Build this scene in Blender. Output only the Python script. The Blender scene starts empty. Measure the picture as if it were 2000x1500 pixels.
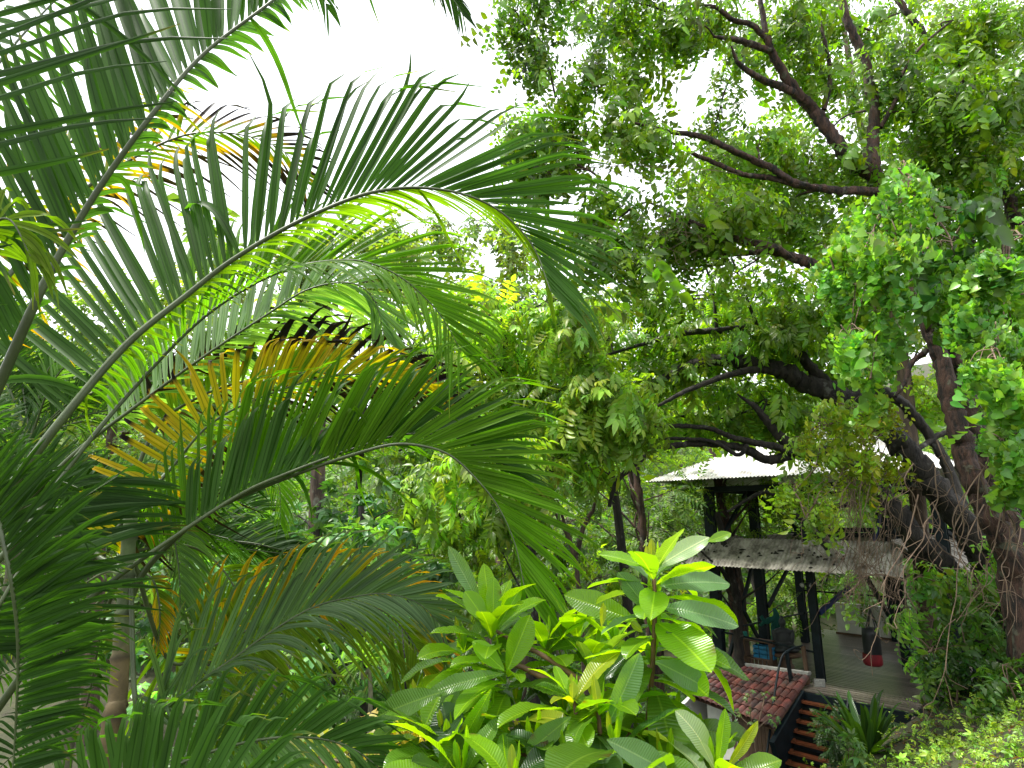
import bpy, math, random
import numpy as np
from mathutils import Vector
random.seed(7)
RNG = np.random.default_rng(11)
D = bpy.data
SC = bpy.context.scene
COL = SC.collection
R = math.radians
# ------------------------------------------------------------------ camera, sky, sun, exposure
F = 1150.0
PITCH = R(12.7)
cam_d = D.cameras.new("camera")
cam_d.sensor_width = 36
cam_d.lens = 36 * F / 2000
cam_d.clip_start = 0.05
cam_d.clip_end = 2000
cam = D.objects.new("camera", cam_d)
COL.objects.link(cam)
cam.location = (0, 0, 0)
cam.rotation_euler = (R(90) + PITCH, 0, 0)
SC.camera = cam
SUN_EL, SUN_AZ = R(68), R(-88)          # azimuth measured from +Y towards +X
W = D.worlds.new("World")
SC.world = W
W.use_nodes = True
nt = W.node_tree
nt.nodes.clear()
wo = nt.nodes.new("ShaderNodeOutputWorld")
bg = nt.nodes.new("ShaderNodeBackground")
sky = nt.nodes.new("ShaderNodeTexSky")
sky.sky_type = 'NISHITA'
sky.sun_disc = False
sky.sun_elevation = SUN_EL
sky.sun_rotation = SUN_AZ
sky.air_density = 1.0
sky.dust_density = 3.0
mx = nt.nodes.new("ShaderNodeMix")
mx.data_type = 'RGBA'
mx.inputs[0].default_value = 0.82
mx.inputs[7].default_value = (10.5, 10.7, 11.0, 1)     # even bright cloud cover
nt.links.new(sky.outputs[0], mx.inputs[6])
nt.links.new(mx.outputs[2], bg.inputs[0])
bg.inputs[1].default_value = 0.105
nt.links.new(bg.outputs[0], wo.inputs[0])
sd = D.lights.new("sun", 'SUN')
sd.energy = 4.2
sd.angle = R(9)
sd.color = (1.0, 0.97, 0.9)
so = D.objects.new("sun", sd)
COL.objects.link(so)
sdir = Vector((math.sin(SUN_AZ) * math.cos(SUN_EL), math.cos(SUN_AZ) * math.cos(SUN_EL), math.sin(SUN_EL)))
so.rotation_euler = sdir.to_track_quat('Z', 'Y').to_euler()
SC.view_settings.view_transform = 'Standard'
SC.view_settings.look = 'None'
SC.view_settings.exposure = 1.2
SC.view_settings.gamma = 1
SC.cycles.max_bounces = 8
SC.cycles.diffuse_bounces = 4
SC.cycles.transmission_bounces = 6
SC.cycles.transparent_max_bounces = 6
# ------------------------------------------------------------------ helpers
cp_, sp_ = math.cos(PITCH), math.sin(PITCH)
def A(*a):
    return np.array(a, float)
def P(px, py, Y):
    u, v = (px - 1000) / F, (750 - py) / F
    t = Y / (cp_ - v * sp_)
    return A(u * t, Y, (sp_ + v * cp_) * t)
def PZ(px, py, z):
    u, v = (px - 1000) / F, (750 - py) / F
    t = z / (sp_ + v * cp_)
    return A(u * t, (cp_ - v * sp_) * t, z)
def nrm(v):
    v = np.asarray(v, float)
    n = np.linalg.norm(v, axis=-1, keepdims=True)
    return v / np.maximum(n, 1e-9)
def tag(o, label=None, cat=None, group=None, kind=None):
    if label: o["label"] = label
    if cat: o["category"] = cat
    if group: o["group"] = group
    if kind: o["kind"] = kind
    return o
def empty(name, loc, label, cat, group=None):
    o = D.objects.new(name, None)
    COL.objects.link(o)
    o.location = tuple(float(x) for x in loc)
    o.empty_display_size = 0.2
    return tag(o, label, cat, group)
class MB:
    """collects triangles/quads with a colour and a (u,v,random) value per vertex"""
    def __init__(s):
        s.v, s.c, s.l, s.f3, s.f4, s.n = [], [], [], [], [], 0
    def add(s, V, Fc, C=(1, 1, 1), L=None):
        V = np.asarray(V, float).reshape(-1, 3)
        n = len(V)
        Fc = np.asarray(Fc, int)
        C = np.asarray(C, float)
        if C.ndim == 1: C = np.tile(C, (n, 1))
        if L is None: L = np.zeros((n, 3))
        s.v.append(V); s.c.append(C); s.l.append(L)
        (s.f3 if Fc.shape[1] == 3 else s.f4).append(Fc + s.n)
        s.n += n
    def build(s, name, mat, parent=None, smooth=True, label=None):
        me = D.meshes.new(name)
        o = D.objects.new(name, me)
        COL.objects.link(o)
        if parent is not None:
            o.parent = parent
            off = A(*parent.matrix_basis.translation)
            if parent.parent is not None:
                off = off + A(*parent.parent.matrix_basis.translation)
        else:
            off = A(0, 0, 0)
        if label: o["label"] = label
        if s.n == 0: return o
        V = np.concatenate(s.v) - off
        f3 = np.concatenate(s.f3) if s.f3 else np.zeros((0, 3), int)
        f4 = np.concatenate(s.f4) if s.f4 else np.zeros((0, 4), int)
        me.vertices.add(len(V))
        me.vertices.foreach_set("co", V.astype(np.float32).ravel())
        nl = f3.size + f4.size
        me.loops.add(nl)
        me.loops.foreach_set("vertex_index", np.concatenate([f3.ravel(), f4.ravel()]).astype(np.int32))
        npoly = len(f3) + len(f4)
        me.polygons.add(npoly)
        st = np.concatenate([np.arange(len(f3)) * 3, len(f3) * 3 + np.arange(len(f4)) * 4]).astype(np.int32)
        me.polygons.foreach_set("loop_start", st)
        me.polygons.foreach_set("use_smooth", np.full(npoly, bool(smooth)))
        me.update(calc_edges=True)
        ca = me.color_attributes.new(name="col", type='FLOAT_COLOR', domain='POINT')
        C = np.concatenate(s.c)
        ca.data.foreach_set("color", np.concatenate([C, np.ones((len(C), 1))], 1).astype(np.float32).ravel())
        la = me.attributes.new(name="lv", type='FLOAT_VECTOR', domain='POINT')
        la.data.foreach_set("vector", np.concatenate(s.l).astype(np.float32).ravel())
        me.materials.append(mat)
        return o
BOXF = [[0, 3, 2, 1], [4, 5, 6, 7], [0, 1, 5, 4], [1, 2, 6, 5], [2, 3, 7, 6], [3, 0, 4, 7]]
def box(mb, c, ax, ay, az, sx, sy, sz, col=(1, 1, 1), L=(0, 0, 0)):
    c = A(*c)
    pts = []
    for k in (-.5, .5):
        for (i, j) in ((-.5, -.5), (.5, -.5), (.5, .5), (-.5, .5)):
            pts.append(c + A(*ax) * sx * i + A(*ay) * sy * j + A(*az) * sz * k)
    mb.add(pts, BOXF, col, np.tile(A(*L), (8, 1)))
def beam(mb, a, b, w, h=None, col=(1, 1, 1), up=(0, 0, 1)):
    a, b = A(*a), A(*b)
    d = nrm(b - a)
    upv = A(*up)
    if abs(np.dot(d, upv)) > .95: upv = A(.707, .707, 0)
    x = nrm(np.cross(d, upv)); z = np.cross(x, d)
    box(mb, (a + b) / 2, x, d, z, w, np.linalg.norm(b - a), h or w, col)
def smooth_path(pts, per=6):
    pts = np.asarray(pts, float)
    Q = np.concatenate([[2 * pts[0] - pts[1]], pts, [2 * pts[-1] - pts[-2]]])
    out = []
    for i in range(1, len(Q) - 2):
        p0, p1, p2, p3 = Q[i - 1], Q[i], Q[i + 1], Q[i + 2]
        for k in range(per):
            t = k / per
            out.append(.5 * ((2 * p1) + (p2 - p0) * t + (2 * p0 - 5 * p1 + 4 * p2 - p3) * t * t + (3 * p1 - p0 - 3 * p2 + p3) * t ** 3))
    out.append(Q[-2])
    return np.array(out)
def tube(mb, pts, rad, sides=8, col=(1, 1, 1), rough=0.0, cap=False):
    pts = np.asarray(pts, float)
    n = len(pts)
    if np.isscalar(rad): rad = [rad] * n
    rad = np.interp(np.linspace(0, 1, n), np.linspace(0, 1, len(rad)), rad)
    T = nrm(np.gradient(pts, axis=0))
    ref = A(0.3, 1, 0.1) if abs(T[0][2]) > .7 else A(0, 0, 1)
    X = np.zeros_like(pts)
    x = nrm(np.cross(T[0], ref))
    for i in range(n):
        x = nrm(x - T[i] * np.dot(x, T[i])); X[i] = x
    Yv = np.cross(T, X)
    a = np.arange(sides) * 2 * math.pi / sides
    rr = rad[:, None] * np.ones((1, sides))
    if rough > 0:
        lob = 1 + rough * (np.sin(3 * a[None, :] + 1.3 * np.arange(n)[:, None] * .25) * .5 + RNG.normal(0, .5, (n, sides)))
        rr = rr * lob
    V = pts[:, None, :] + rr[..., None] * (np.cos(a)[None, :, None] * X[:, None, :] + np.sin(a)[None, :, None] * Yv[:, None, :])
    V = V.reshape(-1, 3)
    i = np.arange(n - 1)[:, None] * sides; j = np.arange(sides)[None, :]; j2 = (j + 1) % sides
    Fc = np.stack([i + j, i + j2, i + sides + j2, i + sides + j], -1).reshape(-1, 4)
    ln = np.concatenate([[0], np.cumsum(np.linalg.norm(np.diff(pts, axis=0), axis=1))])
    L = np.stack([np.tile(a / 6.283, n), np.repeat(ln, sides), np.zeros(n * sides)], 1)
    mb.add(V, Fc, col, L)
    if cap:
        for e, c in ((0, pts[0]), (n - 1, pts[-1])):
            Vc = np.concatenate([V[e * sides:(e + 1) * sides], [c]])
            fc = [[k, (k + 1) % sides, sides] for k in range(sides)]
            mb.add(Vc, fc, col)
def lathe(mb, c, prof, sides=20, col=(1, 1, 1), axis=(0, 0, 1)):
    """prof = [(radius, height)...]"""
    c = A(*c); z = nrm(A(*axis)); x = nrm(np.cross(z, A(.3, 1, .2))); y = np.cross(z, x)
    a = np.arange(sides) * 2 * math.pi / sides
    V = np.concatenate([[c + z * h + r * (math.cos(t) * x + math.sin(t) * y) for t in a] for r, h in prof])
    n = len(prof)
    i = np.arange(n - 1)[:, None] * sides; j = np.arange(sides)[None, :]; j2 = (j + 1) % sides
    mb.add(V, np.stack([i + j, i + j2, i + sides + j2, i + sides + j], -1).reshape(-1, 4), col)
# ------------------------------------------------------------------ materials
def newmat(name):
    m = D.materials.new(name); m.use_nodes = True
    n = m.node_tree; n.nodes.clear()
    return m, n, n.nodes.new("ShaderNodeOutputMaterial")
def N(n, t, **kw):
    o = n.nodes.new("ShaderNode" + t)
    for k, v in kw.items(): setattr(o, k, v)
    return o
def leaf_mat(name, trans=0.45, rough=0.42, gain=1.0, tcol=(1.9, 1.75, .35), spec=.5, vein=0, dirt=.25, midrib=None):
    m, n, out = newmat(name)
    ca = N(n, "Attribute", attribute_name="col")
    lk = n.links.new
    tc = N(n, "TexCoord")
    no = N(n, "TexNoise"); no.inputs["Scale"].default_value = 2.2; no.inputs["Detail"].default_value = 3
    lk(tc.outputs["Object"], no.inputs["Vector"])
    mr = N(n, "MapRange"); mr.inputs[1].default_value = .3; mr.inputs[2].default_value = .7
    mr.inputs[3].default_value = (1 - dirt) * gain; mr.inputs[4].default_value = (1 + dirt) * gain
    lk(no.outputs["Fac"], mr.inputs[0])
    vm = N(n, "VectorMath", operation='SCALE')
    lk(ca.outputs["Color"], vm.inputs[0]); lk(mr.outputs[0], vm.inputs["Scale"])
    colout = vm.outputs[0]
    if midrib:
        la = N(n, "Attribute", attribute_name="lv")
        sx = N(n, "SeparateXYZ"); lk(la.outputs["Vector"], sx.inputs[0])
        ab = N(n, "Math", operation='ABSOLUTE'); lk(sx.outputs[0], ab.inputs[0])
        m2 = N(n, "MapRange"); m2.inputs[1].default_value = midrib[0]; m2.inputs[2].default_value = midrib[0] * 1.9
        m2.inputs[3].default_value = 1; m2.inputs[4].default_value = 0
        lk(ab.outputs[0], m2.inputs[0])
        mm = N(n, "Mix", data_type='RGBA'); lk(m2.outputs[0], mm.inputs[0]); lk(colout, mm.inputs[6])
        sc = N(n, "VectorMath", operation='MULTIPLY'); lk(colout, sc.inputs[0]); sc.inputs[1].default_value = midrib[1]
        lk(sc.outputs[0], mm.inputs[7]); colout = mm.outputs[2]
    pb = N(n, "BsdfPrincipled")
    pb.inputs["Roughness"].default_value = rough
    pb.inputs["Specular IOR Level"].default_value = spec
    lk(colout, pb.inputs["Base Color"])
    tr = N(n, "BsdfTranslucent")
    tm = N(n, "VectorMath", operation='MULTIPLY'); lk(colout, tm.inputs[0]); tm.inputs[1].default_value = tcol
    lk(tm.outputs[0], tr.inputs[0])
    ms = N(n, "MixShader"); ms.inputs[0].default_value = trans
    lk(pb.outputs[0], ms.inputs[1]); lk(tr.outputs[0], ms.inputs[2])
    if vein:
        la = N(n, "Attribute", attribute_name="lv")
        sv = N(n, "SeparateXYZ"); lk(la.outputs["Vector"], sv.inputs[0])
        au = N(n, "Math", operation='ABSOLUTE'); lk(sv.outputs[0], au.inputs[0])
        m1 = N(n, "Math", operation='MULTIPLY'); lk(au.outputs[0], m1.inputs[0]); m1.inputs[1].default_value = -6.0
        m2_ = N(n, "Math", operation='MULTIPLY_ADD'); lk(sv.outputs[1], m2_.inputs[0]); m2_.inputs[1].default_value = 88.0; lk(m1.outputs[0], m2_.inputs[2])
        sn = N(n, "Math", operation='SINE'); lk(m2_.outputs[0], sn.inputs[0])
        ab_ = N(n, "Math", operation='ABSOLUTE'); lk(sn.outputs[0], ab_.inputs[0])
        bp = N(n, "Bump"); bp.inputs["Strength"].default_value = vein; bp.inputs["Distance"].default_value = .006
        lk(ab_.outputs[0], bp.inputs["Height"]); lk(bp.outputs[0], pb.inputs["Normal"]); lk(bp.outputs[0], tr.inputs["Normal"])
    lk(ms.outputs[0], out.inputs[0])
    return m
def bark_mat(name, c1, c2, c3, scale=7, bump=.6, rough=.85, patch=.58):
    m, n, out = newmat(name); lk = n.links.new
    tc = N(n, "TexCoord")
    mp = N(n, "Mapping"); mp.inputs["Scale"].default_value = (1, 1, .2); lk(tc.outputs["Object"], mp.inputs[0])
    no = N(n, "TexNoise"); no.inputs["Scale"].default_value = scale; no.inputs["Detail"].default_value = 8; no.inputs["Roughness"].default_value = .7
    lk(mp.outputs[0], no.inputs["Vector"])
    cr = N(n, "ValToRGB"); e = cr.color_ramp.elements
    e[0].position = .4; e[0].color = (*c1, 1); e[1].position = .6; e[1].color = (*c2, 1)
    lk(no.outputs["Fac"], cr.inputs[0])
    n2 = N(n, "TexNoise"); n2.inputs["Scale"].default_value = scale * .45; n2.inputs["Detail"].default_value = 5
    lk(tc.outputs["Object"], n2.inputs["Vector"])
    mr = N(n, "MapRange"); mr.inputs[1].default_value = patch; mr.inputs[2].default_value = patch + .08; lk(n2.outputs["Fac"], mr.inputs[0])
    mm = N(n, "Mix", data_type='RGBA'); lk(mr.outputs[0], mm.inputs[0]); lk(cr.outputs[0], mm.inputs[6]); mm.inputs[7].default_value = (*c3, 1)
    pb = N(n, "BsdfPrincipled"); pb.inputs["Roughness"].default_value = rough
    lk(mm.outputs[2], pb.inputs["Base Color"])
    bp = N(n, "Bump"); bp.inputs["Strength"].default_value = bump; bp.inputs["Distance"].default_value = .06
    lk(no.outputs["Fac"], bp.inputs["Height"]); lk(bp.outputs[0], pb.inputs["Normal"])
    lk(pb.outputs[0], out.inputs[0])
    return m
def plain_mat(name, c, rough=.6, metal=0, var=.25, scale=6, bump=0, usecol=False, spec=.5, c2=None, stretch=(1, 1, 1), thr=(.35, .65)):
    m, n, out = newmat(name); lk = n.links.new
    tc = N(n, "TexCoord"); mp = N(n, "Mapping"); mp.inputs["Scale"].default_value = stretch
    lk(tc.outputs["Object"], mp.inputs[0])
    no = N(n, "TexNoise"); no.inputs["Scale"].default_value = scale; no.inputs["Detail"].default_value = 6; no.inputs["Roughness"].default_value = .65
    lk(mp.outputs[0], no.inputs["Vector"])
    cr = N(n, "ValToRGB"); e = cr.color_ramp.elements
    c2 = c2 or tuple(x * (1 - var) for x in c)
    e[0].position = thr[0]; e[0].color = (*c2, 1); e[1].position = thr[1]; e[1].color = (*[min(1, x * (1 + var * .4)) for x in c], 1)
    lk(no.outputs["Fac"], cr.inputs[0])
    co = cr.outputs[0]
    if usecol:
        ca = N(n, "Attribute", attribute_name="col")
        v = N(n, "VectorMath", operation='MULTIPLY'); lk(co, v.inputs[0]); lk(ca.outputs["Color"], v.inputs[1]); co = v.outputs[0]
    pb = N(n, "BsdfPrincipled"); pb.inputs["Roughness"].default_value = rough; pb.inputs["Metallic"].default_value = metal
    pb.inputs["Specular IOR Level"].default_value = spec
    lk(co, pb.inputs["Base Color"])
    if bump:
        bp = N(n, "Bump"); bp.inputs["Strength"].default_value = bump; bp.inputs["Distance"].default_value = .02
        lk(no.outputs["Fac"], bp.inputs["Height"]); lk(bp.outputs[0], pb.inputs["Normal"])
    lk(pb.outputs[0], out.inputs[0])
    return m
M_PALM = leaf_mat("palm_leaflet", trans=.5, rough=.45, tcol=(2.2, 2.9, .35), spec=.05, dirt=.22, midrib=(.09, (.55, .6, .55)))
M_RACH = plain_mat("palm_rachis", (.055, .08, .025), rough=.45, var=.3, scale=9, usecol=True)
M_SHRUB = leaf_mat("shrub_leaf", trans=.56, rough=.24, tcol=(2.7, 2.4, .2), spec=.5, vein=.3, dirt=.12, midrib=(.035, (1.7, 1.4, 1.6)))
M_VINE = leaf_mat("vine_leaf", trans=.45, rough=.36, tcol=(1.75, 1.9, .3), dirt=.2)
M_CROWN = leaf_mat("crown_leaf", trans=.5, rough=.38, tcol=(1.8, 1.95, .3), dirt=.3)
M_FAR = leaf_mat("far_leaf", trans=.5, rough=.5, tcol=(1.8, 1.95, .35), dirt=.35)
M_GRASS = leaf_mat("ground_leaf", trans=.4, rough=.45, tcol=(1.8, 1.7, .3), dirt=.4)
M_BARKR = bark_mat("reddish_bark", (.006, .005, .004), (.085, .042, .028), (.10, .10, .07), scale=13, bump=1.0, patch=.6)
M_BARKD = bark_mat("dark_wet_bark", (.008, .007, .006), (.035, .028, .022), (.10, .10, .09), scale=12, bump=1.0, patch=.64)
M_BARKB = bark_mat("brown_bark", (.03, .02, .014), (.11, .075, .05), (.14, .14, .11), scale=6)
M_TWIG = plain_mat("dry_twig", (.18, .12, .08), rough=.8, var=.45, scale=5)
M_STEM = plain_mat("shrub_stem", (.15, .08, .035), rough=.6, var=.5, scale=14)
M_PTRUNK = plain_mat("palm_trunk_bark", (.19, .19, .13), rough=.75, var=.45, scale=9, bump=.3, usecol=True)
M_STEEL = plain_mat("dark_blue_steel", (.006, .013, .018), rough=.5, var=.5, scale=7, spec=.25)
M_BLUE = plain_mat("blue_steel", (.01, .025, .12), rough=.45)
M_ROOFW = plain_mat("white_sheet_roof", (.62, .61, .61), rough=.55, var=.2, scale=4, thr=(.36, .6), c2=(.36, .33, .30), stretch=(1, 1, .6))
M_ROOFG = plain_mat("weathered_sheet_roof", (.36, .335, .29), rough=.75, var=.35, scale=3.2, bump=.2, c2=(.10, .09, .07), thr=(.38, .6), stretch=(1, 1, 1))
M_SPOT = plain_mat("moss_clump", (.02, .018, .012), rough=.95, var=.4, scale=20)
M_DECK = plain_mat("wet_deck_board", (.11, .092, .08), rough=.3, var=.35, scale=3, usecol=True, stretch=(.5, .5, 3))
M_WALL = plain_mat("white_plaster", (.62, .61, .57), rough=.8, var=.15, scale=1.6)
M_TILE = plain_mat("clay_tile", (.13, .036, .027), rough=.6, var=.5, scale=2.6, bump=.3, usecol=True, c2=(.045, .032, .028), thr=(.4, .62))
M_CONC = plain_mat("concrete", (.30, .30, .28), rough=.85, var=.3, scale=8, bump=.2)
M_TREAD = plain_mat("wet_red_wood", (.16, .048, .02), rough=.33, var=.4, scale=5, bump=.1)
M_WOOD = plain_mat("brown_wood", (.13, .075, .045), rough=.7, var=.4, scale=5, stretch=(1, 1, .3))
M_BLK = plain_mat("black_vinyl", (.012, .014, .018), rough=.45)
M_RED = plain_mat("red_vinyl", (.22, .012, .02), rough=.5)
M_TEAL = plain_mat("teal_cloth", (.01, .12, .09), rough=.85)
M_MAT = plain_mat("teal_foam", (.02, .19, .15), rough=.8)
M_BOXB = plain_mat("blue_plastic", (.02, .20, .38), rough=.45)
M_STATUE = plain_mat("dark_bronze", (.035, .04, .04), rough=.55)
M_DIRT, _n, _o = newmat("leaf_litter_soil")
def _dirt():
    n, out = _n, _o; lk = n.links.new
    tc = N(n, "TexCoord")
    no = N(n, "TexNoise"); no.inputs["Scale"].default_value = 1.6; no.inputs["Detail"].default_value = 9; no.inputs["Roughness"].default_value = .75
    lk(tc.outputs["Object"], no.inputs["Vector"])
    cr = N(n, "ValToRGB"); e = cr.color_ramp.elements
    e[0].position = .3; e[0].color = (.02, .014, .009, 1); e[1].position = .7; e[1].color = (.075, .05, .03, 1)
    k = cr.color_ramp.elements.new(.52); k.color = (.035, .04, .014, 1)
    lk(no.outputs["Fac"], cr.inputs[0])
    pb = N(n, "BsdfPrincipled"); pb.inputs["Roughness"].default_value = .95
    lk(cr.outputs[0], pb.inputs["Base Color"])
    bp = N(n, "Bump"); bp.inputs["Strength"].default_value = 1; bp.inputs["Distance"].default_value = .05
    lk(no.outputs["Fac"], bp.inputs["Height"]); lk(bp.outputs[0], pb.inputs["Normal"])
    lk(pb.outputs[0], out.inputs[0])
_dirt()
# ------------------------------------------------------------------ ground
def zg(x, y):
    x = np.asarray(x, float); y = np.asarray(y, float)
    base = -7.5 + .25 * np.sin(x * .3 + 1) * np.cos(y * .27) + .1 * np.sin(x * 1.3) * np.sin(y * 1.1 + 2)
    base = base + np.clip((y - 27) * .32, 0, 26) * (1 + .12 * np.sin(x * .09))
    base = base + np.clip((np.abs(x) - 26) * .2, 0, 12)
    base = base + np.clip(1 - np.hypot(x + 1, y + 1.5) / 5.5, 0, .75) * 7.3      # the terrace the photographer stands on
    bank = -2.0 + .43 * (x - 4.3) - .385 * (y - 5.5) - 1.0 * np.clip(y - 9.3 - .12 * (x - 5), 0, 8)
    bank = bank + .06 * np.sin(x * 2.3) * np.sin(y * 2.9) + .03 * np.sin(x * 5.1 + 1) * np.sin(y * 4.3)
    bank = np.minimum(bank, .2)
    t = np.clip((x - 2.3) / 1.6, 0, 1); t = t * t * (3 - 2 * t)
    s = np.clip((19 - y) / 5, 0, 1)
    return np.maximum(base, (base * (1 - t) + bank * t) * s + base * (1 - s))
def make_ground():
    mb = MB()
    def axis(lo, hi, fine_lo, fine_hi, st):
        return np.concatenate([np.linspace(lo, fine_lo, 26)[:-1], np.arange(fine_lo, fine_hi, st), np.linspace(fine_hi, hi, 26)])
    xs = axis(-600, 600, -12, 22, .25); ys = axis(-200, 900, -3, 24, .25)
    X, Y = np.meshgrid(xs, ys)
    Z = zg(X, Y)
    nx = len(xs); i = np.arange(len(ys) - 1)[:, None] * nx; j = np.arange(nx - 1)[None, :]
    mb.add(np.stack([X, Y, Z], -1).reshape(-1, 3), np.stack([i + j, i + j + 1, i + nx + j + 1, i + nx + j], -1).reshape(-1, 4))
    tag(mb.build("ground", M_DIRT), kind="structure")
make_ground()
# ------------------------------------------------------------------ leaf templates
def T_leaf4(w=.42, fold=.1, drop=.12):
    V = A([0, 0, 0], [w / 2, .42, fold], [0, 1, -drop], [-w / 2, .42, fold])
    return V, np.array([[0, 1, 2], [0, 2, 3]])
def T_leaf8(w=.5, fold=.09, drop=.2, heart=False):
    b = .22 if heart else .3
    wv = w / 2
    V = A([0, 0, 0], [0, .33, -.0], [0, .68, -drop * .4], [0, 1, -drop],
          [wv * (1 if heart else .9), b, fold], [wv * .72, .62, fold * .6 - drop * .3],
          [-wv * (1 if heart else .9), b, fold], [-wv * .72, .62, fold * .6 - drop * .3])
    if heart: V[0, 1] = .08
    return V, np.array([[0, 4, 1], [4, 5, 2], [4, 2, 1], [5, 3, 2], [0, 1, 6], [1, 2, 6], [6, 2, 7], [7, 2, 3]])
def T_heart(w=.8, fold=.08, drop=.2):
    ys = [.02, .0, .12, .3, .5, .7, .87, 1.0]; xs = [0, .55, .92, 1.0, .82, .5, .2, 0]
    V, Fc = [], []
    for y in (.08, .35, .65, 1.0): V.append([0, y, -drop * y ** 2])
    n0 = 4
    for sg in (1, -1):
        for x, y in zip(xs[1:-1], ys[1:-1]): V.append([sg * x * w / 2, y, fold * x - drop * y ** 2])
        o = n0 + (0 if sg > 0 else 6)
        for a, b, c in ((0, 0, 1), (0, 1, 2)): pass
        tri = [(0, o, o + 1), (0, o + 1, 1), (1, o + 1, o + 2), (1, o + 2, o + 3), (1, o + 3, 2), (2, o + 3, o + 4), (2, o + 4, o + 5), (2, o + 5, 3)]
        Fc += [t if sg > 0 else t[::-1] for t in tri]
    return np.array(V, float), np.array(Fc)
def frames(d, n):
    y = nrm(d); x = nrm(np.cross(y, n)); z = np.cross(x, y)
    return np.stack([x, y, z], -1)         # columns
def compose(parts):
    """parts: list of (V,F,jitter) -> template (V,F,C)"""
    Vs, Fs, Cs, n = [], [], [], 0
    for V, Fc, c in parts:
        Vs.append(V); Fs.append(Fc + n); Cs.append(np.tile(np.asarray(c, float), (len(V), 1))); n += len(V)
    return np.concatenate(Vs), np.concatenate(Fs), np.concatenate(Cs)
def jit():
    b = math.exp(RNG.normal(0, .16)); y = RNG.normal(0, .1)
    return (b * (1 + y), b, b * (1 - y * .5))
def xf(V, d, n, s, t):
    return (V * s) @ frames(A(*d), A(*n)).T + A(*t)
def sp_pinnate(npair, lw, leaf, llen=.36, droop=.5, term=True):
    parts = []
    for k in range(npair):
        s = (k + .6) / npair
        p = A(0, s * .85, -.25 * s * s)
        for sgn in (-1, 1):
            d = A(sgn * .95, .55 + RNG.normal(0, .12), -droop + RNG.normal(0, .18))
            V, Fc = leaf(lw)
            parts.append((xf(V, d, A(0 + RNG.normal(0, .25), 0.3, 1), llen * (1 - .25 * abs(s - .5)), p), Fc, jit()))
    if term:
        V, Fc = leaf(lw); parts.append((xf(V, A(0, 1, -.5), A(0, .4, 1), llen, A(0, .85, -.2)), Fc, jit()))
    return compose(parts)
def sp_palmate(nl, leaf, lw=.42):
    parts = []
    for k in range(nl):
        a = 2 * math.pi * (k + RNG.normal(0, .08)) / nl
        V, Fc = leaf(lw)
        parts.append((xf(V, A(math.cos(a), math.sin(a), -.35 + RNG.normal(0, .1)), A(0, 0, 1), .5 * (1 + .15 * math.sin(a)), A(0, .45, 0)), Fc, jit()))
    return compose(parts)
def sp_alt(nl, leaf, lw=.55, llen=.36, droop=.7, spread=.9):
    parts = []
    for k in range(nl):
        s = (k + .5) / nl; sgn = 1 if k % 2 else -1
        p = A(RNG.normal(0, .03), s, -.3 * s * s + RNG.normal(0, .03))
        V, Fc = leaf(lw)
        d = A(sgn * spread, .5 + RNG.normal(0, .3), -droop + RNG.normal(0, .35))
        parts.append((xf(V, d, A(RNG.normal(0, .35), .25, 1), llen * math.exp(RNG.normal(0, .18)), p), Fc, jit()))
    return compose(parts)
l4 = lambda w: T_leaf4(w)
l8 = lambda w: T_leaf8(w)
lh = lambda w: T_heart(w)
SP_T1 = [sp_alt(9, l8, .55, .3) for _ in range(6)]           # ovate leaves of the big reddish tree
SP_T1F = [sp_alt(9, l4, .55, .32) for _ in range(6)]
SP_PIN = [sp_pinnate(5, .42, l8, .42, .75) for _ in range(6)]  # compound drooping leaves
SP_PAL = [sp_palmate(6, l8, .45) for _ in range(5)]
SP_FINE = [sp_pinnate(8, .4, l4, .22, .3) for _ in range(5)]
SP_FAR = [sp_alt(12, l4, .55, .3, .4) for _ in range(6)]
SP_VINE = [sp_alt(6, lh, .78, .36, 1.3, .7) for _ in range(6)]
SP_VINES = [sp_alt(7, l8, .55, .3, 1.1, .8) for _ in range(6)]
def scatter(mb, temps, pos, d, n, size, col):
    """put one spray of leaves at every position"""
    pos = np.asarray(pos); N_ = len(pos)
    if N_ == 0: return
    size = np.broadcast_to(size, (N_,))
    which = RNG.integers(0, len(temps), N_)
    for k, (V, Fc, C) in enumerate(temps):
        m = which == k
        if not m.any(): continue
        Mx = frames(d[m], n[m])
        out = np.einsum('nij,vj->nvi', Mx, V) * size[m][:, None, None] + pos[m][:, None, :]
        Cc = C[None] * col[m][:, None, :]
        nv = len(V); cnt = m.sum()
        Fo = (Fc[None] + (np.arange(cnt) * nv)[:, None, None]).reshape(-1, 3)
        mb.add(out.reshape(-1, 3), Fo, Cc.reshape(-1, 3))
def rnd_dirs(n):
    return nrm(RNG.normal(0, 1, (n, 3)))
def colours(n, base, var=.22, warm=.12):
    b = np.exp(RNG.normal(0, var, n)); w = RNG.normal(0, warm, n)
    c = np.tile(A(*base), (n, 1)) * b[:, None]
    c[:, 0] *= np.exp(w); c[:, 2] *= np.exp(-w * .5)
    return c
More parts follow.
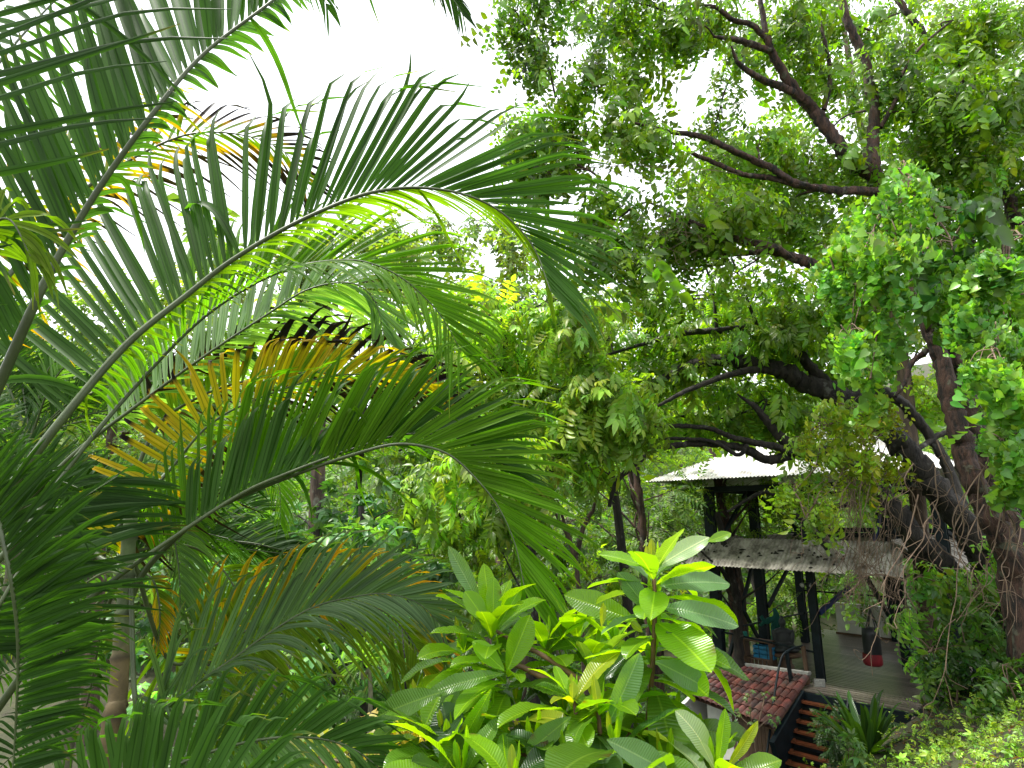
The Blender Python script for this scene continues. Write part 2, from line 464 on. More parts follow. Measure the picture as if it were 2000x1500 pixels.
def blob(mb, c, r, n, temps, size, base, per=10, droop=.5, outward=.6, flat=1.0, var=.22, sig=.2, twigs=None, root=None, bend=.3):
    """an uneven clump of sprays in an ellipsoid; sprays gather round sub-clumps"""
    c = A(*c); r = A(*r)
    ns = max(2, int(n / per))
    sd_ = rnd_dirs(ns)
    sub = c + sd_ * r * (RNG.random((ns, 1)) ** .45)
    k = RNG.integers(0, ns, n)
    pos = sub[k] + RNG.normal(0, 1, (n, 3)) * r * sig * A(1, 1, .7)
    o = nrm((pos - c) / r)
    d = nrm(o * outward + rnd_dirs(n) * .7 + A(0, 0, -droop))
    nn = nrm(A(0, 0, 1) + RNG.normal(0, .35, (n, 3)) + o * .25)
    tint = np.exp(RNG.normal(0, .12, ns))[k]
    scatter(mb, temps, pos, d, nn, size * np.exp(RNG.normal(0, .27, n)), colours(n, base, var) * tint[:, None])
    if twigs is not None:
        rt = A(*root) if root is not None else c - A(0, 0, r[2])
        m = (rt + c) / 2 + A(0, 0, r[2] * bend) + RNG.normal(0, .1, 3) * r
        path = smooth_path([rt, m, c + RNG.normal(0, .15, 3) * r], 4)
        L0 = np.linalg.norm(c - rt)
        r0 = min(.012 + .009 * L0, .03 + .004 * L0)
        tube(twigs, path, [r0, r0 * .45], 5)
        for q in range(min(ns, 9)):
            st = path[RNG.integers(len(path) // 3, len(path))]
            md = (st + sub[q]) / 2 + RNG.normal(0, .1, 3) * r + A(0, 0, .05)
            tube(twigs, smooth_path([st, md, sub[q]], 3), [r0 * .4, .004], 4)
def pxr(px, Y): return px * Y / F
# ------------------------------------------------------------------ pavilion
E1 = A(.7071, -.7071, 0); E2 = A(.7071, .7071, 0); UZ = A(0, 0, 1)
DZ = -3.7
PA = A(5.32, 16.21, DZ)
def B(a, b, z=0): return PA + E1 * a + E2 * b + UZ * z      # building frame, z above the deck
def sheet_face(mb, a, b, g, uc, ud, pitch=.09, amp=.013, thick=.006, over=(0, 0)):
    """corrugated roof face: eave a->b, slope vector g, hip lines meeting the top at fractions uc..ud"""
    a, b, g = A(*a), A(*b), A(*g)
    L = np.linalg.norm(b - a); e = (b - a) / L
    nrmv = nrm(np.cross(e, g)); 
    if nrmv[2] < 0: nrmv = -nrmv
    n = int(L / pitch * 8); V = []
    rows = 9
    for i in range(n + 1):
        u = i / n
        h = 1.0
        if u < uc: h = min(h, u / max(uc, 1e-6))
        if u > ud: h = min(h, (1 - u) / max(1 - ud, 1e-6))
        w = amp * math.sin(2 * math.pi * u * L / pitch)
        for k in range(rows):
            s = -.0 + h * k / (rows - 1)
            V.append(a + e * (u * L) + g * s + nrmv * w)
    idx = np.arange(n)[:, None] * rows; kk = np.arange(rows - 1)[None, :]
    Fq = np.stack([idx + kk, idx + rows + kk, idx + rows + kk + 1, idx + kk + 1], -1).reshape(-1, 4)
    V = np.array(V)
    mb.add(V, Fq); mb.add(V - nrmv * thick, Fq[:, ::-1])
    # front edge closing strip
    Vf = np.concatenate([V[::rows], (V - nrmv * thick)[::rows]]); m = n + 1
    q = np.arange(n)[:, None]
    mb.add(Vf, np.concatenate([q, q + m, q + m + 1, q + 1], 1))
def hip_roof(mb, a0, a1, b0, b1, ze, zr, inset, rise_in=None, **k):
    """hip roof on the rectangle [a0,a1]x[b0,b1] in the building frame"""
    la, lb = a1 - a0, b1 - b0
    i = inset
    sheet_face(mb, B(a0, b0, ze), B(a1, b0, ze), E2 * i + UZ * (zr - ze), i / la, 1 - i / la, **k)
    sheet_face(mb, B(a1, b1, ze), B(a0, b1, ze), -E2 * i + UZ * (zr - ze), i / la, 1 - i / la, **k)
    sheet_face(mb, B(a0, b1, ze), B(a0, b0, ze), E1 * i + UZ * (zr - ze), i / lb, 1 - i / lb, **k)
    sheet_face(mb, B(a1, b0, ze), B(a1, b1, ze), -E1 * i + UZ * (zr - ze), i / lb, 1 - i / lb, **k)
def pavilion():
    t = empty("open_pavilion", B(2, 3, -.2), "two-tier open pavilion with white corrugated upper roof and dark steel posts", "pavilion")
    # deck
    mb = MB()
    bw = .15
    def boards(a0, a1, b0, b1, colr=1.0, along='a', dz=0):
        lo, hi = (b0, b1) if along == 'a' else (a0, a1)
        n = int((hi - lo) / bw)
        for k in range(n):
            m = lo + (k + .5) * (hi - lo) / n
            c = colr * math.exp(RNG.normal(0, .22)); cc = (c, c * .98, c * .95)
            if along == 'a': box(mb, B((a0 + a1) / 2, m, -.02 + dz), E1, E2, UZ, a1 - a0, bw - .03, .035, cc)
            else: box(mb, B(m, (b0 + b1) / 2, -.02 + dz), E1, E2, UZ, bw - .03, b1 - b0, .035, cc)
    boards(0, 6.2, .1, 7.2)
    boards(2.2, 4.35, -.75, .08, 1.5)
    mb.build("deck_floor", M_DECK, t, smooth=False)
    mb = MB()
    beam(mb, B(-.05, 0, -.16), B(2.2, 0, -.16), .12, .22); beam(mb, B(2.2, -.76, -.16), B(4.36, -.76, -.16), .06, .22)
    beam(mb, B(4.36, -.7, -.16), B(4.36, 7, -.16), .08, .22); beam(mb, B(0, .1, -.16), B(0, 7.2, -.16), .1, .22); beam(mb, B(2.2, -.7, -.16), B(2.2, 0, -.16), .08, .22)
    for a in (1.5, 3, 4.5): beam(mb, B(a, .1, -.17), B(a, 7.2, -.17), .08, .2)
    for a, b in ((0, 0), (2.4, 0), (4.3, -.6), (0, 3.5), (4.3, 4), (0, 7), (4.3, 7)): beam(mb, B(a, b, -4.2), B(a, b, -.27), .2)
    mb.build("deck_beams", M_STEEL, t, smooth=False)
    # posts
    for a, b, z1, w in ((0, 0, 4.45, .2), (.17, 2.4, 4.45, .2), (.5, 4.5, 2.75, .17), (2.36, .12, 4.5, .14), (5.0, .5, 4.45, .18), (4.6, 5.6, 4.45, .2), (2.4, 6.6, 4.45, .16), (3.5, 2.9, 4.5, .2)):
        m = MB(); box(m, B(a, b, z1 / 2), E1, E2, UZ, w, w, z1)
        for q in (-1, 1):
            box(m, B(a, b + q * w * .5, z1 / 2), E1, E2, UZ, w * 1.22, .014, z1 - .02)
        m.build("post", M_STEEL, t, smooth=False)
    # braces
    for s, e, mt in ((B(.05, .3, .05), B(.17, 2.2, 2.6), M_STEEL), (B(.1, 2.3, .2), B(.02, .2, 2.55), M_STEEL),
                     (B(.3, 2.5, 1.2), B(.55, 4.4, 2.65), M_STEEL), (B(2.45, .2, 1.5), B(3.4, 2.6, 2.75), M_BLUE),
                     (B(3.0, 1.6, 2.6), B(4.6, .2, -.0), M_STEEL),
                     (B(.08, .3, 3.05), B(.17, 2.0, 4.4), M_STEEL), (B(.3, 2.6, 4.3), B(1.6, 2.6, 3.05), M_STEEL), (B(2.2, 2.6, 3.1), B(1.5, 2.6, 4.35), M_STEEL),
                     (B(3.1, 2.8, 3.0), B(3.5, 2.9, 4.2), M_BLUE), (B(3.6, 3.0, 4.2), B(4.6, 5.4, 3.05), M_STEEL)):
        m = MB(); beam(m, s, e, .07, .09); m.build("brace", mt, t, smooth=False)
    # rails round the deck
    for s, e in ((B(.1, .0, .82), B(2.3, .0, .66)), (B(.1, .1, .85), B(.55, 4.4, .85)), (B(.58, 4.5, .85), B(.7, 6.5, .85)), (B(.6, 4.5, 1.5), B(3.4, 4.6, 1.5))):
        m = MB(); tube(m, [s, e], .025, 8); m.build("rail", M_STEEL, t)
    # upper beams
    m = MB()
    for s, e in ((B(-.1, 0, 4.42), B(4.7, 0, 4.42)), (B(0, 0, 4.42), B(0, 5.6, 4.42)), (B(0, 5.6, 4.42), B(4.6, 5.6, 4.42)), (B(4.6, 0, 4.42), B(4.6, 5.6, 4.42)),
                 (B(0, .1, 2.75), B(0, 5.6, 2.75)), (B(0, 0, 2.9), B(4.6, 0, 2.9)), (B(4.6, 0, 2.9), B(4.6, 5.6, 2.9)), (B(0, 5.6, 3.15), B(4.6, 5.6, 3.15)), (B(0, 2.6, 3.0), B(4.6, 2.6, 3.0)), (B(.1, 5.6, 3.3), B(4.6, 5.6, 3.3))):
        beam(m, s, e, .1, .14)
    m.build("roof_beams", M_STEEL, t, smooth=False)
    # the two roofs
    m = MB(); hip_roof(m, -1.2, 5.9, -1.2, 6.8, 4.63, 6.25, 3.4); m.build("upper_roof", M_ROOFW, t)
    m = MB()
    ze, zt = 2.5, 3.16
    w = .85
    sheet_face(m, B(-.75, -.75, ze), B(4.45, -.75, ze), E2 * w + UZ * (zt - ze), w / 5.2, 1 - .02)
    sheet_face(m, B(-.75, 6.6, ze), B(-.75, -.75, ze), E1 * w + UZ * (zt - ze), w / 7.3, 1 - w / 7.3)
    sheet_face(m, B(5.3, -.55, ze + .05), B(5.3, 6.6, ze + .05), -E1 * 1.1 + UZ * (zt - ze), .05, 1 - w / 7.3)
    sheet_face(m, B(5.3, 6.6, ze), B(-.75, 6.6, ze), -E2 * w + UZ * (zt - ze), w / 6, 1 - w / 6)
    lr = m.build("lower_roof", M_ROOFG, t)
    m = MB()
    for k in range(46):
        a = -.3 + 4.6 * RNG.random(); s = np.clip(RNG.normal(.45, .2), .08, .95)
        if s * w > (a + .75) * .95: continue
        c = B(a, -.75 + w * s, ze + (zt - ze) * s + .03); r = .012 + .03 * RNG.random() ** 2
        n0_ = m.n; lathe(m, c, [(r * 1.2, -.02), (r, .006), (r * .5, .018), (.002, .022)], 9)
        V_ = m.v[-1]; q_ = np.tile(RNG.uniform(.45, 1.5, 9), 4)[:, None]; sk = A(RNG.uniform(.6, 2.0), RNG.uniform(.5, 1.3), 1)
        m.v[-1] = c + (V_ - c) * np.concatenate([q_, q_, np.ones_like(q_)], 1) * sk
    mo = m.build("moss_clumps", M_SPOT, lr)
    # low wall at the back
    m = MB(); beam(m, B(.75, 6.75, .48), B(5.6, 6.75, .48), .14, .96); m.build("low_wall", M_WALL, t, smooth=False)
    m = MB(); beam(m, B(.7, 6.66, .02), B(5.6, 6.66, .02), .03, .08); m.build("skirting", M_WOOD, t, smooth=False)
    return t
PAV = pavilion()
def stairs():
    t = empty("open_stair", B(2.7, -1, -1.3), "open steel stair with wet red wooden treads going down from the deck", "stairs")
    W_ = .98; a0 = 2.17
    rise, run = .155, .165
    z0, b0 = -.2, -.93
    for k in range(9):
        m = MB()
        c = B(a0 + W_ / 2, b0 - run * k, z0 - rise * k)
        box(m, c, E1, E2, UZ, W_, .15, .04); box(m, c - E1 * (W_ / 2 - .12) + UZ * .03, nrm(E1 + E2 * .25), nrm(E2 - E1 * .25), UZ, .06, .16, .02)
        m.build("tread", M_TREAD, t, smooth=False)
    for q in (-.02, W_ + .02):
        m = MB(); beam(m, B(a0 + q, b0 + .25, z0 + .18), B(a0 + q, b0 - run * 9, z0 - rise * 9), .035, .16); m.build("stringer", M_STEEL, t, smooth=False)
    m = MB()
    for k in range(9): box(m, B(a0 + W_ / 2, b0 + .07 - run * k, z0 - rise * (k + .5)), E1, E2, UZ, W_ - .05, .012, .09)
    m.build("risers", M_STEEL, t, smooth=False)
    # handrail on the left
    hr = MB(); tube(hr, smooth_path([B(2.1, -.1, .78), B(1.95, -.55, .72), B(1.85, -.9, .45), B(1.95, -2.0, -.75), B(1.98, -2.6, -1.5), B(1.98, -2.8, -1.8)], 4), .024, 8); hr.build("handrail", M_STEEL, t)
    m = MB(); beam(m, B(2.0, -.62, -.3), B(1.92, -.6, .72), .07); m.build("rail_post", M_STEEL, t, smooth=False)
    m = MB(); beam(m, B(2.16, -.12, -.2), B(2.12, -.12, .78), .075); m.build("rail_post", M_WOOD, t, smooth=False, label="brown wooden rail post")
stairs()
def shed():
    tl, tr = P(1412, 1297, 16.3), P(1582, 1322, 14.35)
    ll, lr = PZ(1340, 1357, -4.15), PZ(1512, 1424, -4.18)
    t = empty("tile_roofed_shed", (ll + lr) / 2 - UZ * 1, "small shed under a red clay barrel-tile roof beside the stair", "shed")
    m = MB(); nc, nr = 15, 6
    for i in range(nc):
        for k in range(nr):
            r = .105
            u = (i + .5) / nc
            def pt(u, s): return (tl * (1 - u) + tr * u) * (1 - s) + (ll * (1 - u) + lr * u) * s
            s0, s1 = k / nr - .03, (k + 1) / nr + .02
            a, b = pt(u, max(s0, 0)), pt(u, s1)
            du = nrm(pt(u + .02, .5) - pt(u - .02, .5)); wv = np.linalg.norm(pt(1, (k + .5) / nr) - pt(0, (k + .5) / nr)) / nc
            g = nrm(b - a); n = nrm(np.cross(du, g)); n = n if n[2] > 0 else -n
            V = []
            ws = wv * .5
            for e, (p, lift, sc) in enumerate(((a, 0.0, .88), (b, .026, 1.0))):
                for j in range(9):
                    an = math.pi * j / 8
                    V.append(p + du * (-math.cos(an) * ws * sc) + n * (math.sin(an) * .075 * sc + lift))
            c = math.exp(RNG.normal(0, .3)); cc = (c, c * (1 + RNG.normal(0, .08)), c)
            q = np.arange(8)[:, None]
            m.add(V, np.concatenate([q, q + 1, q + 10, q + 9], 1), cc)
            Vi = np.array(V) - n * .014
            m.add(Vi, np.concatenate([q, q + 9, q + 10, q + 1], 1), cc)
            m.add(np.concatenate([np.array(V)[9:], Vi[9:]]), np.concatenate([q, q + 1, q + 10, q + 9], 1), cc)
    m.build("tile_roof", M_TILE, t, smooth=False)
    m = MB(); m.add([tl, tr, lr, ll], [[0, 1, 2, 3]]); V = A(*[list(tl), list(tr), list(lr), list(ll)]) - UZ * .03; m.add(V, [[3, 2, 1, 0]])
    m.build("roof_board", M_WOOD, t, smooth=False)
    m = MB(); beam(m, tl + UZ * .07, tr + UZ * .07, .12, .06); m.build("ridge_mortar", M_CONC, t, smooth=False)
    h = A(0, 0, -2.6)
    din = nrm((tl + tr) / 2 - (ll + lr) / 2) * A(1, 1, 0)
    a, b = ll * .82 + lr * .18 + din * .35, ll * .45 + lr * .55 + din * .35
    m = MB(); beam(m, (a + h * .5), (b + h * .5), .12, 2.5); m.build("wall", M_WALL, t, smooth=False)
    m = MB()
    for i in range(10):
        q = .5 + .045 * i
        p = ll * (1 - q) + lr * q + din * .3
        beam(m, p + h, p - UZ * .1, .085, .05)
    m.build("plank_wall", M_WOOD, t, smooth=False)
    m = MB(); c1 = tr + h + E2 * -.1; beam(m, lr + din * .3 + h * .5, tr + h * .5, .1, 2.4); m.build("side_wall", M_STEEL, t, smooth=False)
    m = MB(); beam(m, ll + din * .3 + h * .5, tl + h * .5, .1, 2.4); m.build("side_wall", M_WALL, t, smooth=False)
shed()
def punching_bag():
    c = PZ(1706, 1325, DZ)
    base = A(c[0], c[1], DZ)
    Yb = 14.6; top = P(1703, 1225, Yb); bot = P(1706, 1300, Yb); mid = P(1705, 1277, Yb)
    t = empty("punching_bag", bot, "black punching bag with a red lower end hanging above the deck", "punching bag")
    r = .185
    m = MB(); x = top[0]; y = top[1]
    h = top[2] - mid[2]
    lathe(m, mid, [(r, 0), (r * 1.01, h * .3), (r * .98, h * .7), (r * .93, h * .97), (r * .7, h), (0.01, h * 1.01)], 24); m.build("bag_body", M_BLK, t)
    h2 = mid[2] - bot[2]
    m = MB(); lathe(m, bot, [(.01, 0), (r * .9, .005), (r * 1.08, .05), (r * 1.1, h2 * .6), (r * 1.04, h2 + .01)], 24); m.build("red_end", M_RED, t)
    up = P(1698, 1100, Yb)
    m = MB(); k = P(1699, 1188, Yb)
    for s in (-1, 1): tube(m, [top + A(s * r * .75, 0, -.02), k], .014, 6); tube(m, [top + A(0, s * r * .75, -.02), k], .014, 6)
    m.build("strap", M_BLK, t)
    m = MB(); tube(m, [k, up + UZ * .2], .012, 6); m.build("chain", M_STEEL, t)
punching_bag()
def small_deck_things():
    # statue on a stand
    c = PZ(1531, 1300, DZ)
    Y = c[1] - .2; s = Y / F * 1.0
    b = P(1533, 1276, Y)
    t = empty("statue_stand", A(b[0], b[1], DZ), "round-topped dark stand carrying the seated statue", "stand")
    m = MB(); lathe(m, b, [(.0, -.05), (.36, -.05), (.39, -.02), (.39, .015), (.36, .03), (0, .03)], 28); m.build("stand_top", M_WOOD, t)
    m = MB(); lathe(m, A(b[0], b[1], DZ), [(.2, 0), (.2, .05), (.15, .1), (.15, b[2] - DZ - .06)], 12); m.build("pedestal", M_WOOD, t)
    t = empty("seated_statue", b + UZ * .03, "dark bronze seated figure on the round stand, seen from behind", "statue")
    m = MB()
    def ell(o, rr, rot=0):
        n1, n2 = 12, 16; V = []
        for i in range(n1 + 1):
            th = math.pi * i / n1
            for j in range(n2):
                ph = 2 * math.pi * j / n2
                x, y, z = rr[0] * math.sin(th) * math.cos(ph), rr[1] * math.sin(th) * math.sin(ph), rr[2] * math.cos(th)
                x, z = x * math.cos(rot) - z * math.sin(rot), x * math.sin(rot) + z * math.cos(rot)
                V.append(b + UZ * .03 + A(o[0] + x, o[1] + y, o[2] + z))
        i = np.arange(n1)[:, None] * n2; j = np.arange(n2)[None, :]; j2 = (j + 1) % n2
        m.add(V, np.stack([i + j, i + j2, i + n2 + j2, i + n2 + j], -1).reshape(-1, 4))
    ell((0, 0, .11), (.31, .24, .12)); ell((-.19, -.06, .08), (.15, .2, .08)); ell((.19, -.06, .08), (.15, .2, .08))
    ell((0, .02, .32), (.17, .13, .27)); ell((0, .02, .48), (.23, .11, .1)); ell((-.22, 0, .34), (.06, .07, .2), .18); ell((.22, 0, .34), (.06, .07, .2), -.18)
    ell((0, 0, .62), (.055, .055, .09)); ell((0, -.01, .71), (.085, .095, .11)); ell((0, .0, .83), (.04, .04, .05)); ell((.0, -.18, .16), (.14, .07, .05))
    o = m.build("figure_body", M_STATUE, t)
    rm = o.modifiers.new("weld", 'REMESH'); rm.mode = 'VOXEL'; rm.voxel_size = .022; rm.use_smooth_shade = True
    # wooden shelf with a blue crate stack
    q = PZ(1512, 1306, DZ); p = PZ(1461, 1302, DZ)
    Ys = q[1]
    a, bb = P(1461, 1301, Ys + .45), P(1512, 1306, Ys)
    a[2] = bb[2] = DZ
    e = nrm(bb - a); n_ = A(-e[1], e[0], 0); L = np.linalg.norm(bb - a); hgt = .62
    t = empty("low_shelf", (a + bb) / 2, "low brown wooden shelf holding a blue crate on the deck", "shelf")
    for hh in (hgt, .2):
        m = MB(); beam(m, a + UZ * hh, bb + UZ * hh, .32, .04); m.build("shelf_board", M_WOOD, t, smooth=False)
    for z_ in (a, bb):
        m = MB(); box(m, z_ + UZ * hgt * .5, e, n_, UZ, .06, .32, hgt - .04); m.build("side_panel", M_WOOD, t, smooth=False)
    m = MB()
    for k in range(6): box(m, a + e * (.07 + k * (L - .14) / 5) + n_ * -.12 + UZ * .1, e, n_, UZ, (L - .2) / 6.2, .03, .16)
    m.build("kick_boards", M_WOOD, t, smooth=False)
    cb = a * .3 + bb * .7 + UZ * .215
    t = empty("blue_crate", cb, "bright blue slatted plastic crate on the low wooden shelf", "crate")
    m = MB()
    for z_, hh in ((.05, .09), (.16, .09), (.26, .07)):
        for s in (-1, 1):
            box(m, cb + n_ * s * .1 + UZ * z_, e, n_, UZ, .5, .012, hh); box(m, cb + e * s * .25 + UZ * z_, e, n_, UZ, .012, .2, hh)
    box(m, cb + UZ * .012, e, n_, UZ, .5, .2, .02)
    m.build("crate_sides", M_BOXB, t, smooth=False)
    for k in (-.1, .1):
        m = MB(); box(m, cb - n_ * .108 + e * k + UZ * .15, e, n_, UZ, .012, .01, .3); m.build("crate_rib", M_BLK, t, smooth=False)
    # rolled mats
    for k, (px, r) in enumerate(((1444, .07), (1452, .08), (1460, .06))):
        c0 = P(px, 1299, Ys + .6); c0[2] = DZ
        m = MB(); pr = [(0.005, 0), (r, 0), (r, .7 + .03 * k), (r * .8, .7 + .03 * k), (r * .75, .66), (r * .5, .66), (r * .45, .7), (.01, .7)]
        lathe(m, c0, pr, 16)
        tag(m.build("rolled_mat", M_MAT), ["teal rolled exercise mat standing left of the low shelf, leftmost of three", "teal rolled exercise mat, middle and thickest of the three by the shelf", "slim teal rolled exercise mat nearest the low shelf"][k], "exercise mat", "rolled mats beside the shelf")
    # teal cloth tied to the post
    Yc = 17.3
    m = MB()
    for k in range(7):
        xo = (k - 3) * 2.2
        tube(m, smooth_path([P(1512 + xo * .3, 1188, Yc), P(1516 + xo * .4, 1202, Yc), P(1516 + xo, 1225, Yc + .02 * (k % 3)), P(1515 + xo * .8, 1268 + 3 * (k % 2), Yc)], 5), [.02, .05, .055, .03], 7)
    tube(m, smooth_path([P(1486, 1203, Yc), P(1497, 1215, Yc - .05), P(1516, 1203, Yc)], 5), [.05, .06, .05], 8)
    tube(m, smooth_path([P(1484, 1222, Yc), P(1500, 1210, Yc - .05), P(1514, 1206, Yc)], 5), [.04, .05, .04], 8)
    tag(m.build("hanging_cloth", M_TEAL), "dark teal cloth knotted to the brace and hanging in folds", "cloth")
    # sign
    Y0 = 14.25
    c0 = P(1601, 1334, Y0)
    t = empty("post_sign", c0, "small grey notice board leaning at the foot of the front post", "sign")
    m = MB(); box(m, c0, nrm(A(1, -.15, 0)), nrm(A(.15, 1, .1)), UZ, .23, .02, .16); m.build("board", M_CONC, t, smooth=False)
    m = MB()
    for z_, ww in ((.05, .1), (.02, .19), (-.01, .17), (-.04, .18)):
        for j in range(int(ww / .022)): box(m, c0 + A(-.095 + j * .022, -.016, z_), A(1, 0, 0), A(0, 1, 0), UZ, .013, .004, .012)
    m.build("faint_lettering", M_WALL, t, smooth=False)
    # two flood lights on the post
    for k, px in enumerate((1567, 1580)):
        c0 = P(px, 1142, 14.2)
        t = empty("spot_lamp", c0, ["small unlit spot lamp facing left on the front post", "small unlit spot lamp facing right on the front post"][k], "lamp", "spot lamps on the front post")
        ax = A(-.6 if k == 0 else .6, -.7, -.3)
        m = MB(); lathe(m, c0, [(.01, -.08), (.035, -.07), (.05, .0), (.055, .03)], 12, axis=ax); m.build("lamp_housing", M_BLK, t)
        m = MB(); lathe(m, c0 + nrm(ax) * .028, [(.05, 0), (.001, .004)], 12, axis=ax); m.build("lens", M_CONC, t)
    # teal seat at right under the leaves
    c0 = P(1872, 1246, 14.5)
    t = empty("teal_bench", A(c0[0], c0[1], DZ), "teal padded bench half hidden by leaves beside the dark trunk", "bench")
    m = MB(); box(m, c0, E1, E2, UZ, .5, .35, .12); m.build("seat", M_TEAL, t, smooth=False)
    for s in (-1, 1):
        m = MB(); beam(m, c0 + E1 * s * .2 - UZ * .06, A(c0[0], c0[1], DZ) + E1 * s * .2, .05); m.build("leg", M_STEEL, t, smooth=False)
small_deck_things()
#PLANTS

# ------------------------------------------------------------------ palms
PAL = dict(green=(.042, .092, .02), dark=(.028, .062, .016), bright=(.09, .18, .018), yellow=(.42, .27, .012), orange=(.44, .20, .01),
           pale=(.15, .22, .12), grey=(.075, .12, .06), black=(.012, .008, .01), ygreen=(.10, .15, .012), lime=(.07, .15, .008))  # pale: glare on the leaflet undersides, put into the base colour
def leaflet(mb, base, d, w, L, wid, droop, curl, colf, rnd, fold=.35, K=9):
    s = np.linspace(0, 1, K + 1)
    cen = base + np.outer(s * L, d)
    cen[:, 2] -= droop * L * s ** 2.3
    ex = np.clip((s - .72) / .28, 0, 1)
    cen += np.outer(ex ** 2 * curl * L, nrm(w * .55 - A(0, 0, 1) * .55))
    T = nrm(np.gradient(cen, axis=0))
    wv = nrm(w[None] - T * (T @ w)[:, None]); nn = np.cross(wv, T)
    prof = np.minimum(1, .35 + s * 4.0) * np.clip(1 - ((s - .35) / .66).clip(0, 1) ** 2.0, .0, 1) ** .75
    hw = (wid * .5 * prof + .0006)[:, None]
    up = nn * fold * hw
    V = np.stack([cen - wv * hw + up, cen, cen + wv * hw + up], 1).reshape(-1, 3)
    i = np.arange(K)[:, None] * 3
    Fc = np.concatenate([i + [0, 1, 4, 3], i + [1, 2, 5, 4]])
    C = np.repeat(colf(s, rnd), 3, 0)
    Lv = np.stack([np.tile([-1, 0, 1], K + 1), np.repeat(s, 3), np.full(3 * (K + 1), rnd)], 1)
    mb.add(V, Fc, C, Lv)
def colfun(name):
    if name == 'burnt':       # green-yellow at the base, orange rim, dry black tips
        def f(s, r, th0=.5):
            th = (.42 + .25 * (r - .5)); g, o, b = A(*PAL['ygreen']), A(*PAL['orange']), A(*PAL['black'])
            a = np.clip((s - th + .16) / .14, 0, 1)[:, None]; c = np.clip((s - th) / .03, 0, 1)[:, None]
            return (g * (1 - a) + o * a) * (1 - c) + b * c
        return f
    if name == 'burnt_low':
        def f(s, r):
            th = .85 + .5 * (r - .5); g, o, b = A(.36, .26, .012), A(*PAL['orange']), A(*PAL['black'])
            c = np.clip((s - th) / .04, 0, 1)[:, None]; a = np.clip((s - .3) / .6, 0, 1)[:, None] * .4
            return (g * (1 - a) + o * a) * (1 - c) + b * c
        return f
    if name == 'yorange':
        def f(s, r):
            a = np.clip(s * 1.2 - .2 + (r - .5), 0, 1)[:, None]
            return A(*PAL['ygreen']) * (1 - a) + A(*PAL['orange']) * a
        return f
    c0 = A(*PAL[name])
    def f(s, r):
        tipy = np.clip((s - .9) / .1, 0, 1)[:, None] * (r > .6) * .6
        k = .8 + .4 * r
        return c0[None] * k * (1 - tipy) + A(.22, .16, .03) * tipy
    return f
def frond(parent, pts, La, Lb, col='green', n=46, wid=.034, s0=.0, flip=1, ka=(.35, 2.0), sa=.12, sb=.95, bup=.35, bdn=-.8, droop=.12, droopb=.35,
          curl=.1, r0=.013, colb=None, side='ab', lenprof=None, taper=.42, jit_=.07, label=None, rcol=(1, 1, 1)):
    """one palm leaf: pts = rachis as (px,py,Y); side a lies in the plane facing us, side b folds away"""
    path = smooth_path([P(*p) for p in pts], 8)
    seg = np.linalg.norm(np.diff(path, axis=0), axis=1); cum = np.concatenate([[0], np.cumsum(seg)]) / seg.sum()
    mb = MB(); cf = colfun(col); cfb = colfun(colb or col)
    Tn = nrm(np.gradient(path, axis=0))
    ydir = A(0, 1, 0)
    for sd in side:
        for k in range(n):
            s = s0 + (1 - s0) * (k + .5 + RNG.normal(0, .12)) / n
            s = min(max(s, 0), .999)
            base = A(*[np.interp(s, cum, path[:, q]) for q in range(3)])
            t = nrm(A(*[np.interp(s, cum, Tn[:, q]) for q in range(3)]))
            pr = A(-t[2], 0, t[0]) * flip; pr = nrm(pr)
            q = (s - s0) / (1 - s0)
            kf = ka[0] + ka[1] * q ** 1.6
            env = (.62 + .38 * min(1, q / .2)) * (1 - (1 - taper) * max(0, (q - .45) / .55) ** 1.4)
            if sd == 'a':
                d = pr * math.cos(sa) + ydir * math.sin(sa) + t * kf; L = La * env; c = cf; dr = droop; 
            else:
                d = pr * (bup + (bdn - bup) * q) + ydir * sb + t * kf * .9; L = Lb * env; c = cfb; dr = droopb
            d = nrm(d + RNG.normal(0, jit_, 3))
            w = nrm(t + RNG.normal(0, .12, 3))
            if RNG.random() < .05: dr += .5; d = nrm(d + RNG.normal(0, .25, 3))
            if RNG.random() < .06: L *= .65
            leaflet(mb, base, d, w, L * (1 + RNG.normal(0, .05)), wid * (1 if sd == 'a' else .7) * (.65 + .35 * env) * (1 + RNG.normal(0, .08)), dr * (1 + RNG.normal(0, .25)), curl * (1 + RNG.normal(0, .6)), c, RNG.random())
    # the blade of leaflets is the frond; its rib is a sub-part
    o = mb.build("frond", M_PALM, parent, label=label)
    rb = MB(); tube(rb, path, [r0 * 1.4, r0 * .8, r0 * .48, r0 * .2], 8, rcol)
    r = rb.build("frond_rib", M_RACH, None)
    r.parent = o
    r.location = -A(*parent.matrix_basis.translation) if parent is not None else (0, 0, 0)
    return o
